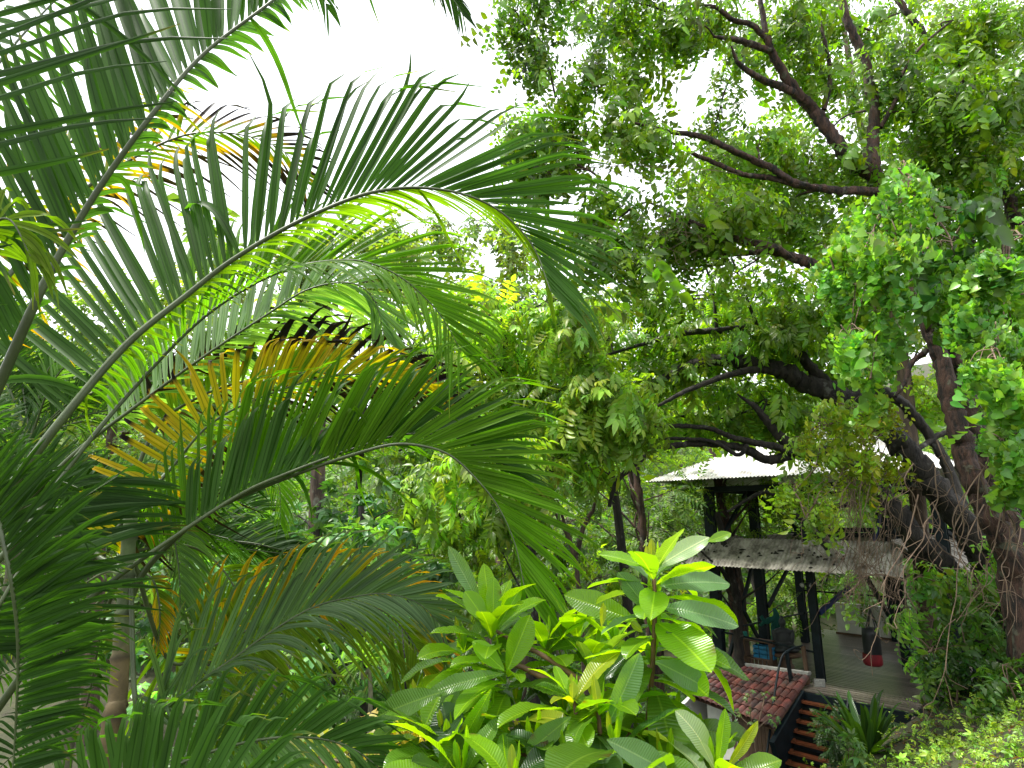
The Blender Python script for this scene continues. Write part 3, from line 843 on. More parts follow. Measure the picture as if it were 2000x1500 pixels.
def palms():
    # ---- clump whose stems stand just outside the frame on the left
    t = empty("areca_palm", (-2.6, 2.2, float(zg(-2.6, 2.2))), "areca palm whose huge feathery fronds arch in from the left edge across the sky", "palm")
    for k in range(3):
        m = MB(); b = A(-2.7 + .22 * k, 2.0 + .25 * k, zg(-2.6, 2.2) - .1); tp = P(-150 - 70 * k, 1000 + 60 * k, 2.1 + .2 * k)
        tube(m, smooth_path([b, (b + tp) / 2 + A(.05, 0, 0), tp], 8), [.07, .055, .05], 12); m.build("stem", M_PTRUNK, t)
    frond(t, [(-180, 1060, 1.9), (-40, 830, 1.85), (60, 610, 1.8), (115, 500, 1.8), (196, 364, 1.8), (297, 224, 1.8), (395, 108, 1.85), (525, 7, 1.9), (650, -90, 2.0), (760, -110, 2.1)],
          .9, .5, 'green', n=70, s0=.22, wid=.037, ka=(.72, .6), sa=.1, sb=1.3, bup=1.0, bdn=.8, droop=.0, droopb=.1, r0=.014, curl=.04, jit_=.04)
    frond(t, [(-150, 1130, 2.1), (0, 975, 2.15), (119, 822, 2.2), (245, 675, 2.3), (364, 577, 2.4), (455, 507, 2.45), (574, 437, 2.5), (697, 384, 2.55), (780, 368, 2.6), (840, 368, 2.6), (900, 378, 2.6), (952, 398, 2.6), (1000, 432, 2.6), (1045, 488, 2.6), (1076, 570, 2.55)],
          .04 + 1.02, .5, 'green', n=84, s0=.19, wid=.033, ka=(.22, 2.3), sa=.15, sb=1.3, bup=1.0, bdn=-.1, droop=.0, droopb=.12, r0=.0135, colb='ygreen', curl=.16, taper=.33, jit_=.035)
    frond(t, [(-120, 1210, 2.5), (20, 1070, 2.55), (87, 985, 2.6), (150, 892, 2.65), (273, 745, 2.8), (395, 622, 2.9), (507, 549, 3.0), (595, 517, 3.05), (680, 508, 3.1), (732, 517, 3.1), (780, 540, 3.1), (820, 572, 3.1), (862, 618, 3.1), (900, 685, 3.1)],
          .72, .45, 'bright', n=72, s0=.3, wid=.027, ka=(.6, 1.8), sa=.25, sb=-.95, bup=.3, bdn=-1.1, droop=.03, droopb=.4, r0=.011)
    frond(t, [(-60, 1100, 3.3), (130, 900, 3.4), (270, 790, 3.5), (400, 695, 3.6), (525, 612, 3.7), (595, 568, 3.75), (660, 552, 3.8), (705, 560, 3.8), (735, 595, 3.8), (750, 655, 3.8)],
          .62, .6, 'pale', n=60, s0=.3, wid=.034, ka=(.3, 1.6), sa=.35, sb=.6, bup=.2, bdn=-.9, droop=.05, r0=.01)
    # arching leaflets at top left, rib outside the frame
    frond(t, [(-420, 700, 1.6), (-330, 450, 1.5), (-230, 250, 1.45), (-130, 90, 1.45), (0, -70, 1.5), (120, -180, 1.6)],
          .78, .5, 'dark', n=26, s0=.05, wid=.026, flip=-1, ka=(.55, .6), sa=.0, sb=.9, droop=-.02, curl=.1, r0=.012, side='a')
    frond(t, [(-260, 560, 2.6), (-140, 330, 2.6), (-30, 160, 2.6), (70, 40, 2.7), (190, -80, 2.8)], .8, .6, 'green', n=36, s0=.0, wid=.036, ka=(.2, .5), sa=.3, bdn=.1, droop=.15, r0=.012)
    frond(t, [(-220, 900, 2.9), (-120, 640, 2.9), (-30, 480, 3.0), (80, 330, 3.0), (220, 220, 3.1), (330, 190, 3.2)], .75, .7, 'yorange', n=40, s0=.05, wid=.033, ka=(.3, .8), sa=.4, bdn=-.2, droop=.2, r0=.011)
    frond(t, [(0, 560, 3.0), (130, 400, 3.2), (250, 315, 3.3), (370, 262, 3.4), (480, 265, 3.5), (560, 300, 3.5), (600, 360, 3.5)], .55, .55, 'burnt', n=44, s0=.05, wid=.03, ka=(.5, 1.2), sa=.3, sb=.7, bdn=-.6, droop=.05, curl=.2, r0=.01,
          label="palm frond with yellow leaflets and black dried tips")
    frond(t, [(-70, 860, 1.75), (-15, 980, 1.8), (18, 1115, 1.8), (35, 1255, 1.85), (30, 1430, 1.9), (20, 1560, 1.9)], .36, .32, 'dark', n=54, s0=.12, wid=.018, flip=1, ka=(-.55, .35), sa=-.1, sb=.6, bup=.6, bdn=.6, droop=.05, r0=.008, curl=.03)
    frond(t, [(-80, 1330, 2.6), (0, 1180, 2.6), (60, 1080, 2.7), (140, 990, 2.8), (230, 930, 2.9)], .6, .5, 'dark', n=34, s0=.1, wid=.03, flip=-1, ka=(.4, .8), sa=.2, droop=.1, r0=.008)
    frond(t, [(-200, 780, 1.4), (-90, 560, 1.4), (-25, 450, 1.4), (20, 430, 1.4), (60, 500, 1.4)], .2, .15, 'ygreen', n=16, s0=.5, wid=.02, droop=.6, droopb=.6, r0=.007)
    # long hanging tip across the top edge
    frond(t, [(560, -330, 2.2), (680, -220, 2.2), (790, -120, 2.2), (860, -40, 2.2), (905, 30, 2.2)], .22, .2, 'dark', n=26, s0=.3, wid=.022, ka=(1.6, 2.4), droop=.1, r0=.008)
    frond(t, [(330, -420, 2.3), (430, -220, 2.3), (540, -110, 2.3), (610, -50, 2.3), (640, 15, 2.3)], .25, .25, 'green', n=24, s0=.2, wid=.024, ka=(1.2, 1.8), droop=.2, r0=.008)
    # ---- palm with the visible ringed trunk
    cr = P(243, 1150, 3.2)
    bx = P(205, 1500, 3.1)
    g = float(zg(bx[0], bx[1]))
    t = empty("ringed_trunk_palm", (bx[0] - .1, bx[1], g), "palm with a pale ringed trunk and low arching fronds, some yellow with black tips", "palm")
    m = MB()
    path = smooth_path([A(bx[0] - .12, bx[1], g - .1), A(bx[0] - .08, bx[1], (g + bx[2]) / 2), bx, P(228, 1380, 3.13), P(238, 1255, 3.17), P(246, 1150, 3.2), P(252, 1050, 3.2), P(262, 960, 3.25)], 12)
    n_ = len(path); zz = np.arange(n_)
    rad = .05 + .009 * (zz % 9 == 0) - .02 * zz / n_
    tube(m, path, rad, 16, (1, 1, 1))
    cols = m.c[-1].reshape(n_, 16, 3)
    low = np.clip((n_ * .62 - zz) / 8, 0, 1)[:, None, None]
    cols *= (1 - low) * A(.75, 1.0, .62) + low * A(.75, .55, .35)
    cols[zz % 9 == 0] *= .45
    m.c[-1] = cols.reshape(-1, 3)
    m.build("trunk", M_PTRUNK, t)
    c0 = (250, 1120, 3.2)
    frond(t, [(246, 1190, 3.2), (287, 1110, 3.2), (378, 1021, 3.15), (465, 972, 3.1), (595, 920, 3.05), (700, 885, 3.0), (770, 868, 3.0), (830, 872, 3.0), (880, 890, 3.0), (925, 930, 3.0), (970, 985, 3.0), (1005, 1060, 3.0), (1025, 1150, 2.95)],
          .8, .45, 'lime', n=82, s0=.1, wid=.031, ka=(.35, 2.1), sa=.2, sb=1.3, bup=1.0, bdn=-.3, droop=.0, droopb=.15, jit_=.045, r0=.0125, colb='lime', curl=.14, taper=.36)
    frond(t, [(-30, 1420, 2.7), (105, 1235, 2.75), (196, 1153, 2.8), (315, 1066, 2.85), (465, 968, 2.95), (560, 925, 3.0), (680, 880, 3.05), (780, 850, 3.1), (860, 850, 3.1), (930, 870, 3.1), (985, 920, 3.1)],
          .66, .4, 'green', n=56, s0=.38, wid=.034, ka=(.5, 2.0), sa=.3, sb=1.3, droop=.0, r0=.012, bup=1, bdn=.2)
    frond(t, [(240, 1110, 3.25), (190, 1080, 3.3), (235, 1025, 3.35), (285, 972, 3.4), (336, 913, 3.45), (402, 836, 3.5), (483, 787, 3.55), (612, 742, 3.6), (700, 731, 3.65), (770, 740, 3.65), (832, 760, 3.65)],
          .52, .5, 'burnt_low', n=52, s0=.1, wid=.036, ka=(-.25, 2.6), sa=.0, bup=-.3, bdn=.1, droop=.05, r0=.011, colb='burnt', curl=.25, label="palm frond with yellow leaflets and black dried tips")
    frond(t, [(252, 1060, 3.5), (265, 930, 3.6), (310, 830, 3.7), (380, 780, 3.75), (450, 752, 3.8), (530, 735, 3.8), (620, 728, 3.85), (720, 742, 3.9), (820, 760, 3.9), (880, 800, 3.9)],
          .56, .5, 'burnt', n=54, s0=.25, wid=.038, ka=(.25, 1.5), sa=.1, bup=.5, bdn=-.1, droop=-.02, r0=.011, curl=.25, label="palm frond with black burnt tips and orange edges")
    frond(t, [(255, 1130, 3.2), (270, 1400, 3.0), (340, 1372, 2.95), (400, 1325, 2.95), (465, 1280, 2.95), (525, 1237, 2.95), (612, 1186, 2.95), (700, 1164, 2.95), (760, 1160, 2.95), (820, 1180, 2.95), (865, 1225, 2.95)],
          .56, .42, 'grey', n=60, s0=.24, wid=.024, ka=(1.0, 2.0), sa=.1, sb=-.8, bup=.3, bdn=-1.0, droop=.03, droopb=.3, r0=.009, curl=.12)
    frond(t, [(262, 1100, 3.3), (330, 1290, 3.6), (420, 1260, 3.65), (520, 1215, 3.7), (620, 1185, 3.7), (710, 1180, 3.7), (770, 1210, 3.7), (815, 1270, 3.7), (830, 1330, 3.7)],
          .56, .5, 'yorange', n=56, s0=.22, wid=.03, ka=(.5, 1.8), sa=.1, sb=-.5, bup=-.3, bdn=-1.2, droop=.12, droopb=.3, r0=.009, colb='ygreen')
    frond(t, [(60, 1700, 2.3), (160, 1620, 2.3), (259, 1545, 2.35), (367, 1485, 2.4), (490, 1448, 2.4), (595, 1440, 2.4), (680, 1458, 2.4), (750, 1510, 2.4), (780, 1570, 2.4)],
          .36, .46, 'green', n=50, s0=.05, wid=.027, ka=(.15, 2.2), sa=.1, sb=-.75, bup=.2, bdn=-.6, droop=.12, droopb=.5, r0=.009, curl=.3)
    frond(t, [(120, 1700, 2.0), (190, 1620, 2.0), (300, 1575, 2.0), (420, 1550, 2.0), (540, 1560, 2.0)], .36, .3, 'green', n=24, wid=.03, ka=(.1, 1.0), droop=.05, r0=.008, curl=.2)
    frond(t, [(270, 1050, 3.6), (400, 1080, 4.3), (470, 1170, 4.4), (500, 1300, 4.4), (480, 1400, 4.3), (420, 1450, 4.3)], .4, .4, 'ygreen', n=44, s0=.4, wid=.026, ka=(.6, .5), sa=.1, sb=.3, bup=-1, bdn=-1, droop=.2, r0=.008)
    frond(t, [(255, 1010, 3.6), (310, 950, 4.3), (345, 960, 4.4), (365, 1040, 4.4), (368, 1150, 4.4)], .3, .35, 'bright', n=34, s0=.35, wid=.026, ka=(.6, .8), droop=.2, r0=.008, bup=-1, bdn=-1)
    frond(t, [(256, 1160, 3.4), (275, 1120, 3.5), (300, 1135, 3.5), (312, 1190, 3.5), (310, 1262, 3.5)], .13, .15, 'yorange', n=22, s0=.3, wid=.014, ka=(.9, .8), droop=.15, r0=.01, bup=-1, bdn=-1, label="old orange palm frond hanging against the trunk")
    frond(t, [(250, 1060, 3.4), (300, 1010, 3.6), (335, 1040, 3.6), (350, 1120, 3.6), (352, 1200, 3.6)], .25, .2, 'grey', n=26, s0=.3, wid=.02, ka=(.8, .8), droop=.3, r0=.009, bup=-1, bdn=-1)
    frond(t, [(258, 1000, 3.8), (350, 900, 4.6), (450, 860, 4.8), (520, 890, 4.9), (545, 950, 4.9), (548, 1020, 4.9)], .3, .3, 'bright', n=40, s0=.5, wid=.02, ka=(.7, 1.5), sa=.1, bup=-1, bdn=-1, droop=.2, r0=.007)
    for q, (x1, y1) in enumerate(((100, 1180), (40, 1300), (150, 1420))):
        frond(t, [(235, 1120, 3.4), (200, 1120 + 50 * q, 3.8), (x1, y1, 4.1), (x1 - 130, y1 + 60, 4.2), (x1 - 230, y1 + 190, 4.2)], .45, .4, 'dark', n=40, s0=.3, wid=.024, flip=-1, ka=(.4, .8), droop=.15, r0=.009)
    # ---- further palms behind, a dense screen on the left
    for q, (px, py, Yd, lab) in enumerate(((-60, 1080, 5.0, "darker palm farther back at the left edge behind the big fronds"),
                                           (170, 1120, 6.0, "palm filling the gap behind the ringed trunk with fine dark fronds"),
                                           (60, 860, 7.4, "farthest palm on the left, fronds seen only as thin dark lines"))):
        cb = P(px, py, Yd); g = float(zg(cb[0], cb[1]))
        t = empty("background_palm", (cb[0], cb[1], g), lab, "palm", "palms behind the near fronds")
        m = MB(); tube(m, smooth_path([A(cb[0], cb[1], g - .1), cb * .5 + A(cb[0], cb[1], g) * .5 + A(.1, 0, 0), cb], 8), [.09, .07, .05], 10, (.6, .6, .5)); m.build("trunk", M_PTRUNK, t)
        for k in range(16):
            an = (-72 + 144 * k / 15 + RNG.normal(0, 6)); rr = (620 - 40 * q) * (.8 + .35 * RNG.random())
            sx = math.sin(R(an)); rr *= (1 if sx < .1 else .62); cz = math.cos(R(an)); yo = RNG.normal(0, .35)
            pts = [(px, py, Yd)]
            for f_ in (.3, .6, .85, 1.0):
                pts.append((px + rr * sx * f_ * (1 + .3 * f_), py - rr * 1.15 * (f_ - .48 * f_ * f_) * max(cz, .35) + rr * .14 * f_ ** 3, Yd + yo * f_ * 2))
            frond(t, pts, .62, .58, ('dark', 'green', 'dark', 'green', 'grey')[k % 5], n=44, s0=.15, wid=.03, flip=1 if sx >= 0 else -1, ka=(.45, 1.0), sa=.3, sb=.6, bup=.2, bdn=-.3, droop=.2, r0=.011)
palms()
# ------------------------------------------------------------------ broad-leaved shrub in front
def big_leaf(mb, base, d, n, L, wid, bend, col, twist=0, fold=.25, K=22, wave=.5):
    Mx = frames(A(*d), A(*n)); x, y, z = Mx[:, 0], Mx[:, 1], Mx[:, 2]
    s = np.linspace(0, 1, K + 1)
    ph = bend * s
    cy = np.cumsum(np.cos(ph)) / (K + 1) * L; cz = -np.cumsum(np.sin(ph)) / (K + 1) * L
    cy -= cy[0]; cz -= cz[0]
    prof = np.sin(np.pi * np.clip(s * .96 + .015, 0, 1) ** 1.22) ** .72 * np.where(s > .9, 1 - ((s - .9) / .1) * .35, 1)
    prof[0] = .04; prof[-1] = .02
    us = np.array([-1, -.66, -.33, 0, .33, .66, 1])
    U, S = np.meshgrid(us, s)
    hw = (wid / 2 * prof)[:, None]
    vn = 12
    cor = np.sin((S * vn - np.abs(U) * .9) * 2 * math.pi) * .011 * L * wave * np.abs(U) ** .7 * (1 - S * .3)
    edge = np.sin(S * 17 + d[0] * 9) * .02 * L * wave * np.abs(U) ** 2
    up = fold * np.abs(U) * hw + cor + edge
    tw = twist * (S - .2)
    X_ = U * hw * np.cos(tw); Z_ = U * hw * np.sin(tw) + up
    sn, cs = -np.sin(ph)[:, None], np.cos(ph)[:, None]
    V = base + X_[..., None] * x + (cy[:, None] - Z_ * sn)[..., None] * y + (cz[:, None] + Z_ * cs)[..., None] * z
    nu = 7; i = np.arange(K)[:, None] * nu; j = np.arange(nu - 1)[None, :]
    Fc = np.stack([i + j, i + j + 1, i + nu + j + 1, i + nu + j], -1).reshape(-1, 4)
    C = np.tile(A(*col), ((K + 1) * nu, 1))
    if RNG.random() < .3:
        sp = RNG.random() * .5 + .45
        k = np.exp(-(((S - sp) / .05) ** 2 + ((U - RNG.choice([-1, 1])) / .35) ** 2)).ravel()[:, None]
        C = C * (1 - k) + A(.09, .04, .02) * k
    mb.add(V.reshape(-1, 3), Fc, C, np.stack([U.ravel() * prof.repeat(nu).clip(.15) , S.ravel(), np.zeros(U.size)], 1))
SC_ = dict(b=(.145, .29, .012), m=(.09, .195, .02), d=(.04, .10, .024), y=(.24, .30, .02), w=(.30, .40, .22), p=(.11, .21, .08))
def whorl(mb, px, py, Y, n, L, mix, up=1.0, lean=(0, 0, 0), elev=(-.3, .6), bend=(.2, 1.1), tip=True):
    c = P(px, py, Y)
    for k in range(n):
        a = 2.39996 * k + RNG.normal(0, .15)
        e = elev[0] + (elev[1] - elev[0]) * (k + .5) / n
        d = nrm(A(math.cos(a) * math.cos(e), math.sin(a) * math.cos(e), math.sin(e)) + A(*lean))
        nn = nrm(A(0, 0, 1) - d * d[2] + RNG.normal(0, .2, 3) + A(0, 0, .05))
        key = mix[RNG.integers(0, len(mix))]
        cc = A(*SC_[key]) * math.exp(RNG.normal(0, .13))
        ll = L * 1.15 * (1.0 - .25 * k / n) * math.exp(RNG.normal(0, .16))
        b = c + A(0, 0, -.09 * (1 - k / n)) + d * .012
        big_leaf(mb, b, d, nn, ll, ll * (.35 + RNG.normal(0, .04)), bend[0] + (bend[1] - bend[0]) * RNG.random(), cc, RNG.normal(0, .35))
    if tip:
        for k in range(4):
            a = 1.57 * k + RNG.random(); d = nrm(A(math.cos(a) * .35, math.sin(a) * .35, 1) + A(*lean) * .5)
            big_leaf(mb, c, d, nrm(A(math.cos(a), math.sin(a), .2)), L * .4 * math.exp(RNG.normal(0, .2)), L * .1, .2, SC_['y' if k == 1 else 'b'], 0)
def one(mb, x0, y0, x1, y1, Y, key, wid=.36, dy=0, face=.6, bend=.35, tw=.2):
    """a single leaf from one point to another, its face partly turned to the viewer"""
    a, b = P(x0, y0, Y), P(x1, y1, Y + dy)
    L = np.linalg.norm(b - a) * 1.06
    d = nrm(b - a) + A(0, 0, .12); nn = A(0, -face, 1 - face * .5)
    if abs(nrm(d)[2]) > .7: nn = A(.3, -1, .3)
    big_leaf(mb, a, nrm(d), nn, L, L * wid, bend, A(*SC_[key]) * math.exp(RNG.normal(0, .08)), tw)
def shrub():
    root = P(1215, 1640, 2.6); g = float(zg(root[0], root[1]))
    t = empty("broad_leaved_shrub", (root[0], root[1], g), "bright yellow-green shrub with large ribbed leaves in whorls, nearest to the viewer", "shrub")
    st = MB()
    rt = A(root[0], root[1], g)
    def stem(pts, r):
        tube(st, smooth_path([P(*p) for p in pts], 6), r, 8)
    tube(st, smooth_path([rt, rt * .4 + root * .6, root, P(1262, 1440, 2.5)], 6), [.05, .035, .02], 9)
    stem([(1262, 1440, 2.5), (1272, 1340, 2.48), (1278, 1230, 2.46), (1279, 1160, 2.45), (1276, 1112, 2.45)], [.011, .009, .007])
    stem([(1235, 1560, 2.6), (1225, 1430, 2.6), (1190, 1370, 2.6), (1150, 1330, 2.65), (1080, 1330, 2.7), (1012, 1300, 2.7), (988, 1310, 2.7)], [.022, .018, .014, .009])
    stem([(1150, 1340, 2.65), (1060, 1280, 2.7), (1000, 1250, 2.75), (958, 1226, 2.75)], [.012, .007])
    stem([(1235, 1560, 2.6), (1080, 1480, 2.55), (960, 1470, 2.5), (872, 1452, 2.5)], [.018, .008])
    stem([(1220, 1500, 2.5), (1180, 1470, 2.35), (1168, 1392, 2.35)], [.012, .008]); stem([(1170, 1470, 2.35), (1135, 1430, 2.35), (1120, 1366, 2.35)], [.01, .007])
    stem([(1230, 1560, 2.5), (1330, 1540, 2.2), (1395, 1500, 2.1)], [.014, .007])
    st.build("stems", M_STEM, t)
    WH = [  # px, py, Y, n, L, mix, lean, elev
        (1276, 1118, 2.45, 11, .27, 'mpbb', (0, 0, .1), (-.2, .9)),
        (1279, 1180, 2.47, 8, .30, 'bpbm', (.1, -.1, 0), (-.35, .4)),
        (1278, 1245, 2.48, 8, .31, 'mbpb', (0, 0, 0), (-.3, .3)),
        (1272, 1300, 2.5, 8, .31, 'mpmb', (0, -.1, 0), (-.5, .2)),
        (960, 1228, 2.75, 14, .30, 'bbbm', (-.05, 0, .35), (-.2, 1.1)),
        (905, 1270, 2.85, 9, .29, 'bbm', (-.3, 0, .1), (-.4, .6)),
        (990, 1315, 2.7, 13, .33, 'bmbm', (-.15, -.1, .1), (-.4, .8)),
        (1065, 1260, 2.9, 9, .28, 'bbmb', (0, .1, .3), (-.1, 1.0)),
        (1130, 1240, 3.0, 10, .29, 'bbmb', (0, 0, .3), (-.2, 1.0)),
        (1152, 1296, 2.75, 11, .23, 'bbyp', (0, 0, .3), (-.3, 1.0)),
        (1200, 1260, 2.9, 9, .30, 'bbm', (0, .1, .25), (-.2, .9)),
        (1168, 1392, 2.35, 12, .27, 'bmmp', (0, -.05, .1), (-.4, .9)),
        (1118, 1368, 2.35, 10, .23, 'bmyb', (0, -.05, .2), (-.3, 1.0)),
        (872, 1452, 2.5, 13, .31, 'bmbm', (-.2, -.1, .1), (-.4, .9)),
        (820, 1400, 2.75, 9, .30, 'bmb', (-.3, 0, .0), (-.4, .5)),
        (950, 1420, 2.6, 11, .30, 'mmdb', (0, -.1, .1), (-.4, .7)),
        (1040, 1460, 2.45, 12, .30, 'mdmd', (0, -.1, .1), (-.4, .7)),
        (1110, 1500, 2.3, 10, .30, 'ddm', (0, -.1, .1), (-.4, .7)),
        (1235, 1370, 2.6, 10, .31, 'mdpm', (.1, 0, 0), (-.5, .4)),
        (1200, 1460, 2.2, 9, .30, 'mpmd', (0, -.2, .1), (-.3, .5)),
        (1310, 1420, 2.6, 11, .32, 'mddm', (.25, 0, -.1), (-.6, .4)),
        (1360, 1470, 2.5, 8, .30, 'ddm', (.2, 0, 0), (-.6, .4)),
        (1300, 1510, 2.2, 9, .30, 'mdm', (.1, 0, .1), (-.3, .6)),
        (1000, 1530, 2.2, 10, .30, 'mddb', (0, 0, .2), (-.3, .9)),
        (900, 1520, 2.3, 10, .30, 'mbd', (-.1, 0, .3), (-.3, .9)),
        (1395, 1500, 2.1, 5, .20, 'bw', (.1, 0, .5), (.2, 1.1)),
        (1100, 1400, 2.9, 10, .3, 'mdd', (0, 0, .1), (-.3, .7)),
        (1010, 1380, 2.9, 10, .3, 'mdd', (0, 0, .1), (-.3, .7)),
    ]
    for (px, py, Y, n, L, mix, lean, el) in WH:
        m = MB(); whorl(m, px, py, Y, n, L, mix, lean=lean, elev=el); m.build("leaf_whorl", M_SHRUB, t)
    m = MB()
    one(m, 1290, 1145, 1436, 1135, 2.4, 'p', .36, 0, .7, .5); one(m, 1290, 1185, 1446, 1222, 2.35, 'p', .33, -.1, .8, .5)
    one(m, 1300, 1235, 1468, 1335, 2.35, 'm', .25, 0, .6, .25); one(m, 1280, 1292, 1382, 1352, 2.3, 'p', .45, -.05, .9, .3)
    one(m, 1245, 1215, 1098, 1172, 2.6, 'b', .33, .1, .9, .2); one(m, 1270, 1195, 1205, 1122, 2.4, 'p', .42, 0, .9, .1)
    one(m, 1275, 1112, 1170, 1082, 2.4, 'b', .28, 0, .5, .3); one(m, 1280, 1110, 1392, 1052, 2.45, 'w', .3, 0, .8, .3)
    one(m, 1382, 1058, 1430, 1046, 2.45, 'b', .4, 0, .9, .1); one(m, 1272, 1105, 1273, 1052, 2.4, 'y', .3, 0, .9, .05); one(m, 1268, 1110, 1262, 1066, 2.38, 'y', .3, 0, .9, .05)
    one(m, 958, 1215, 945, 1102, 2.7, 'b', .32, 0, .9, .1); one(m, 962, 1222, 966, 1128, 2.68, 'b', .33, 0, .9, .1); one(m, 940, 1190, 873, 1068, 2.75, 'p', .22, 0, .8, .25, .9)
    one(m, 950, 1215, 905, 1158, 2.66, 'b', .5, 0, .9, .1); one(m, 972, 1225, 1022, 1152, 2.7, 'b', .28, 0, .8, .1)
    one(m, 990, 1312, 1040, 1205, 2.6, 'b', .42, 0, .95, .05); one(m, 985, 1310, 920, 1258, 2.6, 'b', .4, 0, .8, .1)
    one(m, 1185, 1420, 1262, 1285, 2.25, 'p', .3, 0, .8, .2); one(m, 1185, 1445, 1305, 1520, 2.0, 'p', .4, 0, .8, .2)
    one(m, 985, 1315, 830, 1360, 2.5, 'm', .22, 0, .6, .35); one(m, 862, 1352, 735, 1408, 2.5, 'm', .36, 0, .8, .3); one(m, 960, 1345, 900, 1472, 2.45, 'b', .25, 0, .9, .1)
    one(m, 1115, 1400, 1032, 1480, 2.3, 'm', .35, 0, .8, .2); one(m, 1250, 1260, 1180, 1330, 2.5, 'd', .3, 0, .5, .2)
    one(m, 1395, 1500, 1368, 1450, 2.05, 'w', .32, 0, .9, .1); one(m, 1402, 1500, 1422, 1388, 2.05, 'b', .26, 0, .9, .1); one(m, 1416, 1505, 1492, 1420, 2.05, 'y', .18, 0, .9, .2)
    one(m, 1290, 1380, 1345, 1432, 2.4, 'b', .5, 0, .9, .1); one(m, 1118, 1366, 1120, 1330, 2.3, 'y', .5, 0, .9, .1); one(m, 1168, 1390, 1160, 1322, 2.3, 'y', .28, 0, .9, .1)
    one(m, 1175, 1225, 1180, 1178, 2.5, 'y', .3, 0, .9, .1); one(m, 1255, 1235, 1231, 1217, 2.4, 'y', .5, 0, .9, .1)
    m.build("large_leaves", M_SHRUB, t)
shrub()
#TREES

# ------------------------------------------------------------------ trees
def trunk_part(t, name, pts, rad, mat, sides=12, rough=.15, per=10, raw=False, label=None):
    m = MB(); path = smooth_path(pts if raw else [P(*p) for p in pts], per)
    jitter = RNG.normal(0, 1, path.shape) * np.interp(np.linspace(0, 1, len(path)), np.linspace(0, 1, len(rad)), rad)[:, None] * .10
    tube(m, path + jitter, rad, sides, rough=rough)
    return m.build(name, mat, t, label=label), path
def crown_from(t, blobs, temps, size, base, mat, limbs, twmat, per=10, droop=.6, dens=1.0, outward=.6, sig=.2, var=.22, depth=1.0, parts=1):
    """blobs: (px, py, rx, ry, Y, n) in the photograph's measure, given a true depth and thickness"""
    m = MB(); tw = MB()
    allp = np.concatenate(limbs)
    order = sorted(blobs, key=lambda q: np.min(np.linalg.norm(allp - P(q[0], q[1], q[4]), axis=1)))
    for q in order:
        px, py, rx, ry, Y, n = q[:6]
        bc = base if len(q) < 7 else q[6]
        c = P(px, py, Y)
        r = A(pxr(rx, Y), depth * pxr((rx + ry) / 2, Y), pxr(ry, Y))
        dd = np.linalg.norm(allp - c, axis=1) + np.maximum(0, allp[:, 2] - c[2]) * .6
        root = allp[np.argmin(dd)]
        blob(m, c, r, int(n * dens), temps, size, bc, per=per, droop=droop, outward=outward, sig=sig, var=var, twigs=tw, root=root)
        allp = np.concatenate([allp, np.linspace(root, c, 5)[1:]])
    if tw.n: tag(tw.build("twigs", twmat, t), kind="stuff")
    return m.build("crown", mat, t)
